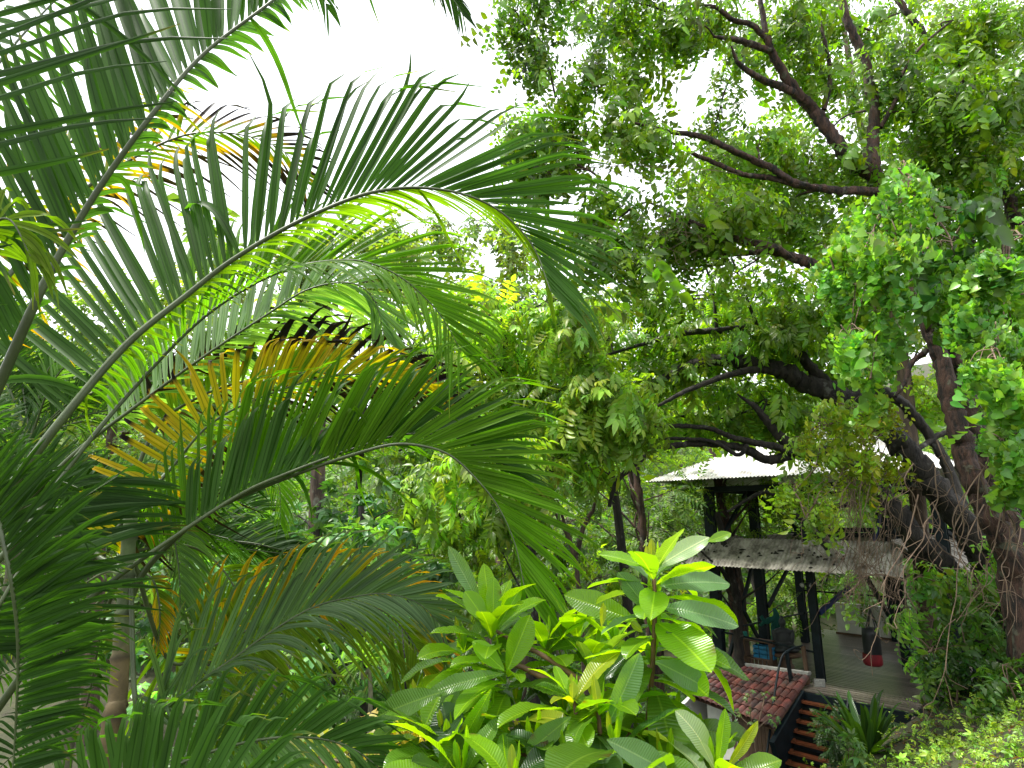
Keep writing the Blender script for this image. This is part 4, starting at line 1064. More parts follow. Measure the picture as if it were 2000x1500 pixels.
def big_right_tree():
    g = P(2010, 1290, 7.6)
    t = empty("reddish_barked_tree", (g[0], g[1], float(zg(g[0], g[1]))), "big tree with peeling reddish bark, twin trunks and limbs fanning out at the upper right", "tree")
    b = A(g[0], g[1], zg(g[0], g[1]) - .3)
    L = []
    def tp(pts, rad, name="limb", first=None, sides=12):
        q = [P(*p) for p in pts]
        if first is not None: q = [first] + q
        o, path = trunk_part(t, name, q, rad, M_BARKR, sides, raw=True); L.append(path)
    tp([(1990, 1120, 7.7), (1938, 960, 7.8), (1905, 850, 7.9), (1872, 740, 8.0), (1835, 650, 8.0), (1808, 560, 8.1), (1778, 480, 8.2), (1745, 410, 8.2), (1712, 345, 8.3)], [.25, .17, .145, .14, .135, .13, .125, .12], "trunk", b, 16)
    tp([(1985, 1110, 7.5), (1930, 1010, 7.5), (1890, 900, 7.55), (1862, 800, 7.6), (1838, 700, 7.7), (1800, 610, 7.8), (1782, 540, 8.0)], [.2, .15, .13, .12, .11, .1, .09], "trunk", b + A(-.15, -.2, 0))
    tp([(1712, 345, 8.3), (1665, 318, 8.3), (1620, 258, 8.3), (1585, 210, 8.3), (1553, 178, 8.2), (1505, 95, 8.0), (1487, 15, 7.9), (1478, -80, 7.8)], [.11, .10, .095, .085, .065, .04, .03])
    tp([(1708, 350, 8.3), (1705, 280, 8.4), (1706, 205, 8.5), (1688, 115, 8.5), (1652, 35, 8.4), (1630, -60, 8.3)], [.1, .085, .08, .075, .065, .055])
    tp([(1565, 190, 8.25), (1530, 172, 8.1), (1490, 155, 7.9), (1462, 140, 7.8), (1440, 120, 7.7), (1428, 90, 7.6)], [.06, .055, .045, .035, .015])
    tp([(1508, 100, 8.0), (1470, 88, 7.9), (1440, 78, 7.8), (1395, 72, 7.6)], [.05, .05, .045, .02])
    tp([(1500, 80, 8.0), (1470, 50, 7.9), (1430, 38, 7.8), (1400, 15, 7.7), (1370, 10, 7.6)], [.045, .04, .035, .02])
    tp([(1762, 425, 8.2), (1725, 378, 8.2), (1640, 372, 8.1), (1560, 360, 8.0), (1505, 328, 7.9), (1450, 303, 7.8), (1370, 267, 7.6), (1300, 256, 7.4), (1240, 240, 7.3)], [.09, .065, .055, .05, .045, .035, .015])
    tp([(1560, 362, 8.0), (1500, 347, 8.0), (1450, 340, 7.9), (1400, 320, 7.8), (1350, 298, 7.7), (1300, 272, 7.6)], [.045, .04, .035, .03, .015])
    tp([(1788, 512, 8.15), (1700, 520, 8.2), (1605, 520, 8.2), (1560, 508, 8.2), (1500, 481, 8.1), (1420, 462, 8.0), (1340, 430, 7.9), (1290, 405, 7.8)], [.09, .08, .07, .06, .05, .04, .02])
    tp([(1605, 520, 8.2), (1550, 500, 8.2), (1500, 492, 8.3), (1430, 496, 8.3), (1360, 492, 8.3), (1280, 525, 8.3), (1200, 542, 8.3), (1140, 560, 8.3)], [.055, .05, .04, .035, .025, .012])
    tp([(1610, 215, 8.3), (1622, 150, 8.2), (1612, 90, 8.1), (1600, 40, 8.1), (1594, -30, 8.0)], [.04, .035, .03, .03])
    tp([(1720, 250, 8.4), (1760, 175, 8.3), (1765, 140, 8.3), (1800, 90, 8.2), (1860, 40, 8.1)], [.035, .03, .025, .015])
    tp([(2080, 560, 8.6), (1990, 440, 8.7), (1960, 350, 8.8), (1945, 260, 8.9), (1870, 135, 8.9), (1850, 20, 8.9)], [.1, .09, .075, .06, .05])
    tp([(1955, 300, 8.8), (1990, 240, 8.7), (2040, 190, 8.6)], [.06, .05]); tp([(2040, 300, 8.6), (1960, 210, 8.8), (1925, 180, 8.9), (1868, 135, 9.0), (1790, 50, 9.0), (1740, -20, 9.0)], [.08, .075, .07, .06, .05])
    tp([(1790, 500, 8.2), (1840, 560, 8.3), (1860, 530, 8.3)], [.05, .04]); tp([(1910, 700, 8.8), (1905, 520, 8.8), (1900, 440, 8.8), (1925, 325, 8.8), (1905, 200, 8.8)], [.06, .05, .045, .035, .03])
    tp([(1900, 445, 8.8), (1860, 400, 8.8), (1840, 370, 8.8)], [.03, .02])
    tp([(1872, 690, 7.9), (1890, 640, 7.8), (1900, 600, 7.7)], [.05, .03]); tp([(1810, 685, 7.9), (1780, 710, 7.8), (1768, 745, 7.7), (1748, 775, 7.6)], [.04, .03, .02])
    bl = []
    g1, g2, g3 = (.11, .20, .016), (.08, .155, .018), (.145, .25, .016)
    spec = """1000 20 50 60|1050 100 50 60|1085 190 60 50|1040 265 60 40|1120 270 70 50|1180 50 60 60|1225 130 50 80|1225 225 55 60|1130 325 55 22|1030 340 45 40|1290 50 70 60|1240 0 80 40|1340 40 60 40|1110 0 60 35
1285 265 60 45|1395 30 70 45|1445 120 55 45|1405 240 50 50|1455 300 85 60|1370 340 60 40|1215 430 60 45|1300 445 90 50|1420 410 90 60|1500 350 80 70|1530 430 80 50|1175 490 60 45|1120 440 50 35|1270 520 70 28|1450 540 80 25
1500 50 80 55|1585 140 60 80|1600 20 70 50|1700 60 60 60|1750 150 70 80|1850 60 90 70|1950 60 80 80|1850 200 80 80|1960 200 70 90|1800 280 80 60|1650 330 70 50|1880 330 90 80|1985 340 60 80|1760 400 80 50|1850 460 80 60|1590 300 50 60|1060 350 40 30|1010 250 30 50|1180 370 40 25|1160 130 30 50|1990 470 60 70|1930 560 70 60|1560 60 60 60|1330 480 70 40"""
    for i, w in enumerate(spec.replace("\n", "|").split("|")):
        x, y, rx, ry = map(float, w.split())
        Yd = (8.5 if 1350 < x < 1720 and y < 400 and i % 3 else 7.2 if x < 1350 else 8.0) + 1.4 * RNG.random()
        bl.append((x, y, rx, ry, Yd, rx * ry / 62, (g1, g2, g3, g1)[i % 4]))
    crown_from(t, bl, SP_T1, .32, g1, M_CROWN, L, M_BARKR, per=6, droop=.9, sig=.34, dens=2.0)
big_right_tree()
def dark_limbed_tree():
    g = P(1975, 1240, 9.6)
    t = empty("dark_limbed_tree", (g[0], g[1], float(zg(g[0], g[1]))), "leaning tree with near-black limbs arching left over the white roof and pale drooping leaves", "tree")
    b = A(g[0], g[1], zg(g[0], g[1]) - .4); L = []
    def tp(pts, rad, name="limb", first=None, sides=12):
        q = [P(*p) for p in pts]
        if first is not None: q = [first] + q
        o, path = trunk_part(t, name, q, rad, M_BARKD, sides, raw=True); L.append(path)
    tp([(1942, 1130, 9.6), (1915, 1075, 9.6), (1867, 1000, 9.6), (1813, 939, 9.6), (1762, 872, 9.6), (1705, 808, 9.7), (1648, 778, 9.8), (1580, 750, 9.8), (1520, 722, 9.8), (1440, 705, 9.8), (1370, 708, 9.8), (1300, 735, 9.8), (1240, 770, 9.8)],
       [.24, .22, .2, .19, .18, .17, .17, .15, .13, .1, .07, .035], "trunk", b, 14)
    tp([(1900, 1190, 9.9), (1835, 1095, 9.9), (1787, 1053, 9.9), (1744, 992, 9.9), (1690, 925, 10.0), (1640, 880, 10.0), (1575, 888, 10.0), (1522, 850, 10.0), (1480, 800, 10), (1440, 770, 10)], [.2, .19, .18, .15, .12, .1, .07, .015], "trunk", b + A(-.2, .3, 0))
    tp([(1635, 775, 9.8), (1604, 740, 9.8), (1560, 693, 9.8), (1520, 656, 9.8), (1472, 641, 9.8), (1400, 645, 9.8), (1330, 652, 9.8), (1270, 668, 9.8), (1180, 695, 9.8)], [.12, .09, .08, .07, .06, .05, .04, .02])
    tp([(1560, 885, 10.0), (1500, 897, 10.0), (1450, 875, 10.0), (1387, 866, 10.0), (1325, 869, 10.0), (1275, 880, 10.0), (1237, 910, 10.0), (1205, 940, 10.0), (1190, 990, 10)], [.09, .075, .065, .055, .05, .05, .045, .03])
    tp([(1575, 888, 9.9), (1550, 885, 9.9), (1512, 872, 9.9), (1462, 862, 9.9), (1425, 852, 9.9), (1387, 837, 9.9), (1325, 832, 9.9), (1270, 832, 9.9), (1200, 850, 9.9)], [.07, .06, .055, .045, .04, .035, .02])
    tp([(1460, 870, 9.9), (1440, 888, 9.9), (1390, 862, 9.9), (1310, 856, 9.9), (1270, 862, 9.9)], [.04, .035, .03, .015])
    tp([(1640, 790, 9.8), (1700, 760, 9.9), (1760, 785, 10), (1815, 850, 10), (1858, 930, 9.9), (1895, 1040, 9.7)], [.1, .09, .08, .09])
    tp([(1748, 990, 9.9), (1650, 985, 10.3), (1600, 1000, 10.5), (1560, 975, 10.6)], [.07, .05, .04, .02]); tp([(1420, 1000, 10.8), (1500, 960, 10.6), (1560, 1010, 10.5), (1620, 1070, 10.3)], [.02, .04, .05, .07])
    tp([(1790, 880, 9.9), (1850, 845, 10), (1900, 880, 10), (1940, 950, 9.9)], [.04, .05, .05, .06])
    tp([(1520, 722, 9.8), (1450, 725, 9.6), (1350, 760, 9.5), (1270, 800, 9.4)], [.07, .055, .04, .02])
    tp([(1400, 645, 9.8), (1392, 560, 9.6), (1372, 510, 9.5)], [.03, .025, .015]); tp([(1480, 640, 9.8), (1450, 560, 9.6), (1430, 505, 9.5)], [.03, .025, .015])
    bl = []; g1, g2, g3 = (.17, .28, .04), (.14, .24, .028), (.21, .32, .05)
    spec = """960 610 60 35 3|1040 600 70 35 3|1130 610 70 40 3|1230 590 80 40 2|1330 590 80 35 2|1430 590 90 40 2|1530 600 80 40 2|1600 640 60 50 2|910 660 50 40 3|990 670 70 45 3|1080 680 80 45 1|1180 670 80 45 1|1280 660 80 40 2|1380 670 90 35 2|1480 680 90 40 2
940 740 70 40 3|1020 760 70 45 1|1110 770 80 50 1|1200 770 80 50 3|1290 720 80 45 2|1390 770 90 45 2|1490 790 90 45 2|1570 820 60 40 2|960 820 60 45 1|1050 840 70 45 2|1140 850 70 45 3|1220 840 60 35 1|1330 810 80 30 2|1430 820 70 25 2
860 940 50 45 3|930 900 50 40 3|1000 910 60 45 3|1080 920 60 40 1|900 1010 50 45 1|970 990 50 40 2|1030 970 40 50 1|870 700 30 40 3|1140 910 40 30 2|1560 710 60 40 2|1640 700 60 60 2|1530 650 60 40 2|1150 720 60 40 3|1240 800 40 40 3|1120 640 60 40 3"""
    for i, w in enumerate(spec.replace("\n", "|").split("|")):
        x, y, rx, ry, cc = map(float, w.split())
        Yd = (8.2 if cc == 3 else 9.2 if cc == 1 else 9.9 if y < 600 or y > 690 else 9.4) + 1.2 * RNG.random() + (.9 if x > 1250 and y > 740 else 0)
        bl.append((x, y, rx, ry, Yd, rx * ry / 58, (g1, g2, g3)[int(cc) - 1]))
    crown_from(t, bl, SP_PIN, .33, g1, M_CROWN, L, M_BARKD, per=6, droop=.55, sig=.34, dens=1.7)
dark_limbed_tree()
def mid_tree(name, label, cat, px, Y, base_dx, blobs, temps, size, base, bark, r0=.16, group=None, per=9, droop=.4, sig=.22, ntr=1, depth=1.2, fork=None):
    bx = P(px + base_dx, 900, Y); g = float(zg(bx[0], Y))
    t = empty(name, (bx[0], Y, g), label, cat, group)
    ys = [q[1] for q in blobs]; top = P(px, min(ys) + 20, Y); L = []
    for k in range(ntr):
        a = A(bx[0] + .3 * k, Y, g - .4); e = top + A(RNG.normal(0, .5), RNG.normal(0, .5), 0)
        mid = a * .5 + e * .5 + A(RNG.normal(0, .4), 0, 0)
        o, p = trunk_part(t, "trunk", [a, mid, e], [r0, r0 * .75, r0 * .3], bark, 10, raw=True); L.append(p)
    crown_from(t, blobs, temps, size, base, M_FAR if Y > 15 else M_CROWN, L, bark, per=per, droop=droop, sig=sig, depth=depth)
def bl(spec, Y, k=60., dY=1.0, cols=None):
    out = []
    for i, w in enumerate(spec.split("|")):
        x, y, rx, ry = map(float, w.split()[:4])
        q = (x, y, rx, ry, Y + dY * RNG.normal(), rx * ry / k)
        out.append(q + ((cols[i % len(cols)],) if cols else ()))
    return out
pc = [(.20, .31, .08), (.14, .24, .07), (.24, .35, .06), (.10, .19, .055)]
mid_tree("palmate_leaved_tree", "tree of pale hand-shaped leaves behind the bright middle palm frond", "tree", 660, 12, -60,
         bl("560 600 60 45|640 620 70 45|730 620 70 45|820 650 60 45|600 690 70 45|700 700 70 45|790 720 60 50|520 660 50 50|860 720 40 50|850 620 40 40|660 770 90 50|780 800 80 50|880 800 50 60|560 780 70 50|860 870 60 50|780 880 60 50|690 880 60 50", 12, 52, .8, pc), SP_PAL, .36, pc[0], M_BARKD, .10)
pd = [(.16, .31, .11), (.11, .23, .08), (.06, .14, .05)]
mid_tree("palmate_leaved_tree", "lower tree with dark gaps between tiers of hand-shaped leaves, left of the bright shrub", "tree", 640, 9.5, 60,
         bl("470 1000 70 40|560 1010 70 45|640 970 60 40|620 1050 70 40|700 1060 60 45|760 1000 50 50|430 1070 60 40|500 1100 70 40|590 1130 60 35|690 1140 60 40|780 1130 60 45|840 1090 50 50|420 1150 60 50|530 1180 60 50|640 1210 70 45|600 1290 70 45|680 1300 60 50|540 1360 80 50|640 1380 70 40|400 1260 70 50|460 1330 60 50|730 1230 50 50|330 1100 60 60|300 1230 60 60|360 1350 60 60|760 1340 60 60|720 1420 60 50|600 1440 80 40", 9.5, 60, .5, pd), SP_PAL, .30, pd[0], M_BARKD, .15, ntr=2)
fc = [(.14, .21, .05), (.12, .19, .06), (.16, .23, .05)]
mid_tree("skyline_tree", "hazy pale tree on the skyline below the tip of the arching palm frond", "tree", 960, 26, 0,
         bl("900 470 60 45|960 440 60 50|1020 500 60 45|890 540 60 40|960 560 70 45|1040 570 60 50|1060 470 40 40|870 430 40 30|1000 620 80 50|900 640 80 50", 26, 45, 1.5, fc), SP_FAR, .85, fc[0], M_BARKB, .3, group="trees along the skyline")
mid_tree("skyline_tree", "rounded light green tree on the skyline behind the middle palm fronds", "tree", 640, 21, 0,
         bl("560 470 70 50|650 450 60 45|720 470 60 45|780 500 60 45|600 540 80 50|700 550 80 50|800 570 60 50|480 520 70 60|400 560 70 60|820 480 50 40|740 440 40 35", 21, 45, 1.5, fc), SP_FAR, .7, fc[1], M_BARKB, .3, group="trees along the skyline")
mid_tree("skyline_tree", "tree behind the left palm fronds, glimpsed between the leaflets", "tree", 250, 22, 0,
         bl("180 640 90 70|300 620 90 60|100 740 90 70|240 740 100 70|380 680 80 70|40 820 100 80|160 860 100 80|320 840 100 80", 22, 60, 1.5, fc), SP_FAR, .8, fc[2], M_BARKB, .3, group="trees along the skyline")
yc = [(.18, .28, .015), (.14, .23, .018), (.10, .17, .018)]
mid_tree("bright_leaved_tree", "yellow-green backlit tree filling the gaps between the reddish trunks", "tree", 1620, 14.5, 120,
         bl("1450 330 80 60|1530 280 70 60|1600 380 80 60|1500 400 80 50|1420 450 80 50|1560 470 80 50|1660 440 70 60|1700 340 60 60|1680 540 80 60|1600 570 80 40|1740 620 80 70|1680 700 80 60|1640 620 60 50|1760 500 60 60|1700 250 60 60|1470 570 80 30|1390 380 60 50|1640 180 50 50|1640 180 30 30|1560 210 50 40|1500 40 60 40|1600 30 70 40|1540 120 40 40", 14.5, 66, .8, yc), SP_T1F, .5, yc[0], M_BARKB, .22, per=7, droop=.7)
mid_tree("bright_leaved_tree", "bright tree at the right edge behind the thin vertical trunk", "tree", 1900, 15.5, 30,
         bl("1830 300 80 70|1920 380 80 70|1850 420 80 60|1960 500 80 70|1880 530 80 60|1820 620 80 60|1920 640 80 60|1980 720 70 70|1840 730 70 60|1990 600 60 60|1960 260 60 60|1900 140 70 60|1800 160 60 60|1970 60 70 60|1760 40 70 50|1860 30 80 60|1700 140 60 50|1950 160 70 60|1860 230 80 60|1780 280 60 60|1780 400 50 50|1760 760 60 60|1870 820 70 50|1960 850 60 60", 15.5, 66, .8, yc), SP_T1F, .5, yc[1], M_BARKD, .22, per=7, droop=.7)
kc = [(.19, .29, .03), (.15, .24, .03), (.23, .32, .04)]
mid_tree("bright_leaved_tree", "broad fresh green bank of leaves behind the near-black arching limbs", "tree", 1200, 13, 0,
         bl("920 620 70 40|1010 600 70 40|1100 640 80 40|1200 620 80 40|1300 640 80 40|1400 620 80 40|1500 640 80 40|900 700 50 50|980 700 70 50|1080 740 80 50|1180 740 80 50|1280 760 80 50|1380 740 80 50|1480 740 80 50|1560 740 60 50|900 790 50 50|980 820 70 50|1080 830 80 50|1180 840 80 40|1280 830 80 30|1400 830 80 25|1500 820 60 25|930 900 70 50|1030 900 70 50|860 900 50 40", 13, 62, .6, kc), SP_T1F, .45, kc[0], M_BARKD, .14, per=7, droop=.5)
mc = [(.11, .19, .025), (.08, .15, .025), (.15, .24, .02), (.06, .12, .02)]
for (px, Yd, spec, lab, bk, sz) in (
    (1250, 17, "1120 880 70 50|1210 900 70 50|1300 900 60 50|1150 960 70 50|1240 980 70 50|1320 970 60 50|1100 1020 60 50|1200 1050 70 40|1290 1050 60 50|1180 820 80 50|1280 820 80 50", "slim red-trunked tree in the woods just left of the white roof", M_BARKR, .5),
    (1410, 19, "1370 880 70 50|1450 860 70 50|1400 960 70 50|1480 960 60 50|1440 1020 60 40|1350 1010 60 50|1530 960 60 60|1520 1040 60 40|1360 800 80 50|1480 790 80 50", "brown-trunked tree seen between the upper posts of the pavilion", M_BARKB, .55),
    (1470, 21, "1390 1130 60 40|1450 1120 60 50|1530 1120 60 50|1420 1190 60 50|1500 1200 60 50|1560 1190 50 40|1600 1140 60 40|1650 1150 50 40|1640 1050 80 40|1720 1010 80 50", "dark leafy tree behind the deck rail and the seated statue", M_BARKD, .55),
    (1090, 14, "1020 1060 50 40|1090 1080 60 40|1150 1100 60 40|1060 1150 60 40|1130 1170 60 40|1000 1150 50 50|1200 1130 50 40", "thin forked young tree standing above the bright shrub", M_BARKB, .32),
    (800, 15, "800 960 70 60|880 1040 70 60|960 1080 60 50|820 1080 70 50|900 1140 70 50|760 940 50 50|960 1160 60 50|1000 1000 50 60", "shadowy tree between the hand-leaved tree and the pavilion woods", M_BARKD, .4),
    (1720, 23, "1620 900 80 50|1700 880 80 60|1790 900 80 60|1660 960 80 50|1760 980 80 50|1860 940 80 60|1940 900 80 70|1600 830 80 60|1720 800 80 60|1850 1020 80 60|1950 1000 70 60", "tree behind the upper posts at the right of the pavilion", M_BARKB, .6)):
    mid_tree("woodland_tree", lab, "tree", px, Yd, 0, bl(spec, Yd, 55, .8, mc), SP_FINE if Yd > 16 else SP_PIN, sz, mc[0], bk, .2, group="woodland trees round the pavilion")
# distinct trunks standing in the woods
for k, (pts, r, mt, lab) in enumerate((
    ([(1275, 1300, 15), (1262, 1150, 15), (1256, 1040, 15), (1245, 940, 15), (1240, 860, 15)], .12, M_BARKR, "reddish bare trunk in the woods left of the upper posts"),
    ([(1440, 1250, 17), (1428, 1120, 17), (1418, 1040, 17), (1404, 950, 17), (1390, 860, 17)], .17, M_BARKR, "brown bare trunk seen between the first two upper posts"),
    ([(1450, 1400, 15.8), (1442, 1250, 15.8), (1440, 1180, 15.8), (1425, 1110, 15.8), (1400, 1000, 16)], .12, M_BARKD, "dark trunk standing behind the left deck posts"),
    ([(1045, 1500, 12), (1042, 1300, 12), (1045, 1180, 12), (1040, 1080, 12), (1020, 960, 12)], .1, M_BARKD, "straight dark trunk above the shrub, under the hanging palm tip"))):
    q = [P(*p) for p in pts]; g = float(zg(q[0][0], q[0][1])); q = [A(q[0][0], q[0][1], min(g, q[0][2]) - .3)] + q
    t = empty("slender_trunk", (q[0][0], q[0][1], g), lab, "tree", "bare trunks in the woods")
    trunk_part(t, "trunk", q, [r * 1.2, r, r * .8, r * .6], mt, 10, raw=True)
    tw = MB()
    for j in range(6):
        s = q[-2] * (1 - j / 6) + q[2] * (j / 6); e = s + A(RNG.normal(0, 1.1), RNG.normal(0, .5), .6 + RNG.random())
        tube(tw, smooth_path([s, (s + e) / 2 + RNG.normal(0, .15, 3), e], 4), [r * .3, .01], 5)
    tw.build("limbs", mt, t)
# forked sapling
t = empty("forked_sapling", P(1135, 1200, 11), "thin forked brown sapling with bare stems above the bright shrub", "sapling")
for pts in ([(1150, 1420, 11), (1132, 1180, 11), (1122, 1085, 11), (1100, 1030, 11), (1082, 1000, 11)], [(1124, 1090, 11), (1140, 1030, 11), (1160, 990, 11), (1172, 940, 11)], [(1122, 1085, 11), (1108, 1040, 11), (1096, 1002, 11)]):
    trunk_part(t, "stem", pts, [.05, .04, .02], M_BARKB, 8)
# far wood: one mass on the slopes, nobody could count its trees
def far_wood():
    m = MB()
    n = 26000
    x = RNG.uniform(-75, 85, n); y = 27 + 55 * RNG.random(n) ** 1.3
    cx, cy = np.round(x / 5) * 5 + 1.7 * np.sin(np.round(y / 5) * 3.1), np.round(y / 5) * 5
    hsh = np.sin(cx * 12.9 + cy * 78.2) * 43758.5; hsh = hsh - np.floor(hsh)
    H = 6 + 5 * hsh
    z = zg(x, y) + H * np.sqrt(np.clip(1 - (((x - cx) / 3.6) ** 2 + ((y - cy) / 3.6) ** 2), .02, 1)) * (.35 + .65 * RNG.random(n))
    pos = np.stack([x, y, z], 1)
    d = nrm(rnd_dirs(n) + A(0, -.4, -.2)); nn = nrm(A(0, -.4, 1) + RNG.normal(0, .4, (n, 3)))
    scatter(m, SP_FAR, pos, d, nn, 1.3, colours(n, (.075, .14, .03)) * (.7 + .6 * hsh)[:, None])
    tag(m.build("far_wood", M_FAR), "distant pale green wood closing the valley behind everything", "woodland", kind="stuff")
far_wood()
def undergrowth():
    m = MB(); n = 9000
    x = RNG.uniform(-9, 14, n); y = RNG.uniform(7.5, 27, n)
    fr = (PA[None, :2] - 0); ex = (x - PA[0]) * .7071 - (y - PA[1]) * .7071; ey = (x - PA[0]) * .7071 + (y - PA[1]) * .7071
    ok = ~((ex > -.6) & (ex < 6.5) & (ey > -3.2) & (ey < 7.6)) & ~((x > 3.2) & (y < 12.5))
    x, y = x[ok], y[ok]
    h = 1.5 + 1.2 * np.sin(x * 1.1) * np.cos(y * .9) + .5 * np.sin(x * 2.7 + y)
    z = zg(x, y) + np.clip(h, .2, 3) * RNG.random(len(x)) ** .5
    pos = np.stack([x, y, z], 1); k = len(x)
    scatter(m, SP_PIN, pos, nrm(rnd_dirs(k) + A(0, -.3, -.1)), nrm(A(0, -.3, 1) + RNG.normal(0, .4, (k, 3))), .42, colours(k, (.05, .11, .022)))
    tag(m.build("undergrowth", M_CROWN), "dark tangled undergrowth covering the valley floor", "undergrowth", kind="stuff")
undergrowth()
# ------------------------------------------------------------------ vines
def vine(label, spec, temps, size, base, Y, n_k, droop=1.1, dY=.3, cols=None, stems=6, depth=.8, anchor=None):
    bls = bl(spec, Y, n_k, dY, cols)
    c = P(bls[0][0], bls[0][1], Y)
    t = empty("climbing_vine", c, label, "vine", "vines draped over the right-hand trees")
    top = min(bls, key=lambda q: q[1]); L = []
    m = MB()
    for k in range(stems):
        q0 = P(top[0] + RNG.normal(0, 12), top[1] + 15, Y + .3); q1 = bls[RNG.integers(0, len(bls))]
        path = smooth_path([q0, P((top[0] + q1[0]) / 2 + RNG.normal(0, 20), (top[1] + q1[1]) / 2, Y + .25), P(q1[0], q1[1], Y + .1)], 5)
        tube(m, path, [.014, .006], 5); L.append(path)
    m.build("vine_stems", M_TWIG, t)
    crown_from(t, bls, temps, size, base, M_VINE, L, M_TWIG, per=6, droop=droop, sig=.25, depth=depth, outward=.5)
vc = [(.15, .31, .055), (.12, .26, .05), (.18, .34, .05)]
vine("curtain of big heart-shaped leaves hanging left of the reddish twin trunk", "1700 420 60 50|1760 370 50 50|1720 480 60 50|1670 520 60 50|1640 580 40 50|1690 600 50 45|1660 660 45 40|1740 540 40 50|1640 480 40 40|1750 450 50 40|1720 680 35 60|1700 740 35 50|1760 330 40 30|1740 620 20 35|1730 560 30 40|1630 530 30 60", SP_VINE, .20, vc[0], 6.4, 32, cols=vc)
vine("thick bright curtain of rounded leaves at the right edge", "1960 520 60 40|1970 460 50 40|1900 540 40 40|1990 950 30 50|1960 860 40 40|1990 580 50 50|1920 570 50 40|1890 620 45 40|1960 640 60 50|1940 710 50 50|1990 700 40 60|1960 780 50 50|1990 840 40 60|1930 660 40 40|1980 900 30 50|1860 600 30 30|1940 500 40 30|1880 560 40 35", SP_VINE, .20, vc[2], 6.2, 25, cols=vc)
vy = [(.2, .30, .03), (.25, .31, .03), (.15, .25, .03)]
vine("yellowish small-leaved creeper tumbling over the white roof", "1680 800 60 40|1620 830 60 40|1570 860 40 40|1650 870 60 40|1700 850 40 50|1590 920 50 40|1550 960 35 40|1640 930 50 40|1680 960 40 40|1600 985 30 35|1740 790 40 40|1575 1010 25 25|1530 950 25 30|1720 900 40 40|1620 1030 12 12", SP_VINES, .27, vy[0], 8.4, 42, cols=vy)
vd = [(.13, .25, .06), (.10, .21, .05), (.16, .30, .05)]
vine("hanging leafy branches of mid green leaves in front of the deck's right side", "1680 1128 40 15|1770 1135 45 25|1840 1140 45 35|1815 1195 40 30|1870 1210 40 35|1780 1190 30 20|1900 1160 40 50|1900 1240 50 40|1820 1270 40 30|1780 1235 25 15|1950 1200 50 60|1960 1110 50 50|1870 1290 50 30|1950 1280 50 40|1790 1310 25 25|1650 1165 30 10|1990 1040 30 40|1930 1070 40 30", SP_T1, .30, vd[0], 9.0, 60, cols=vd, droop=.7)
vine("spray of broad leaves crossing the twin trunk where it forks", "1830 390 40 30|1850 560 30 30|1830 580 40 30|1800 500 30 30|1860 470 40 40|1900 420 40 40", SP_VINE, .33, (.07, .15, .03), 6.9, 60, cols=[(.06, .14, .03)])
def dry_tangle(label, x0, x1, y0, y1, n, Y, drop, r=.006, spread=30):
    m = MB()
    for k in range(n):
        a = RNG.random(); px = x0 + (x1 - x0) * a; py = y0 + (y1 - y0) * RNG.random(); Yd = Y + RNG.normal(0, .25)
        pts = [(px, py, Yd)]; vx = RNG.normal(0, 8); L_ = drop * (.4 + .7 * RNG.random()); st = 7
        for j in range(st):
            vx = vx * .6 + RNG.normal(0, spread * .45); px += vx; py += L_ / st * (1 + RNG.normal(0, .25)); Yd += RNG.normal(0, .06)
            pts.append((px, py, Yd))
            if RNG.random() < .55:
                q = [(px, py, Yd)]
                for i in range(3): q.append((q[-1][0] + RNG.normal(0, spread * .6), q[-1][1] + RNG.normal(14, 14), Yd + RNG.normal(0, .05)))
                tube(m, smooth_path([P(*z) for z in q], 3), [r * .6, r * .3], 4)
        tube(m, smooth_path([P(*z) for z in pts], 4), [r, r * .4], 5)
    o = m.build("dry_vine_tangle", M_TWIG)
    tag(o, label, "dry vines", "dry vine tangles")
dry_tangle("dense tan tangle of leafless vine stems hanging over the lower roof", 1650, 1780, 820, 960, 34, 8.2, 250, .006, 22)
dry_tangle("wispy brown twigs drooping past the punching bag", 1640, 1780, 1000, 1090, 22, 8.3, 130, .005, 20)
dry_tangle("long thin leafless stems hanging in front of the leaning dark trunk", 1780, 2000, 850, 1010, 20, 7.1, 320, .008, 28)
dry_tangle("knot of bare twigs high on the left end of the reddish tree", 1180, 1330, 420, 450, 26, 8.0, 50, .005, 40)
dry_tangle("fine bare twigs below the limb crossing the white sky gap", 1140, 1320, 300, 330, 16, 7.6, 50, .004, 46)
# ------------------------------------------------------------------ bank plants
def strap_plant():
    c = PZ(1690, 1455, -3.25); c = P(1692, 1462, 8.3)
    g = float(zg(c[0], c[1])); c[2] = g
    t = empty("strap_leaved_plant", c, "clump of long dark strap leaves at the edge of the deck", "plant")
    m = MB()
    for k in range(46):
        a = RNG.uniform(0, 2 * math.pi); e = RNG.uniform(.5, 1.35); L = RNG.uniform(.6, .95)
        d = nrm(A(math.cos(a) * math.cos(e), math.sin(a) * math.cos(e), math.sin(e)))
        w = nrm(np.cross(d, A(0, 0, 1)) + .01)
        leaflet(m, c + A(math.cos(a) * .08, math.sin(a) * .08, 0), d, w, L, .085, .35 * (1.5 - e), .05, lambda s, r: np.tile(A(.035, .09, .022) * (.6 + .9 * r), (len(s), 1)), RNG.random(), .3, 10)
    m.build("strap_leaves", M_SHRUB, t)
strap_plant()
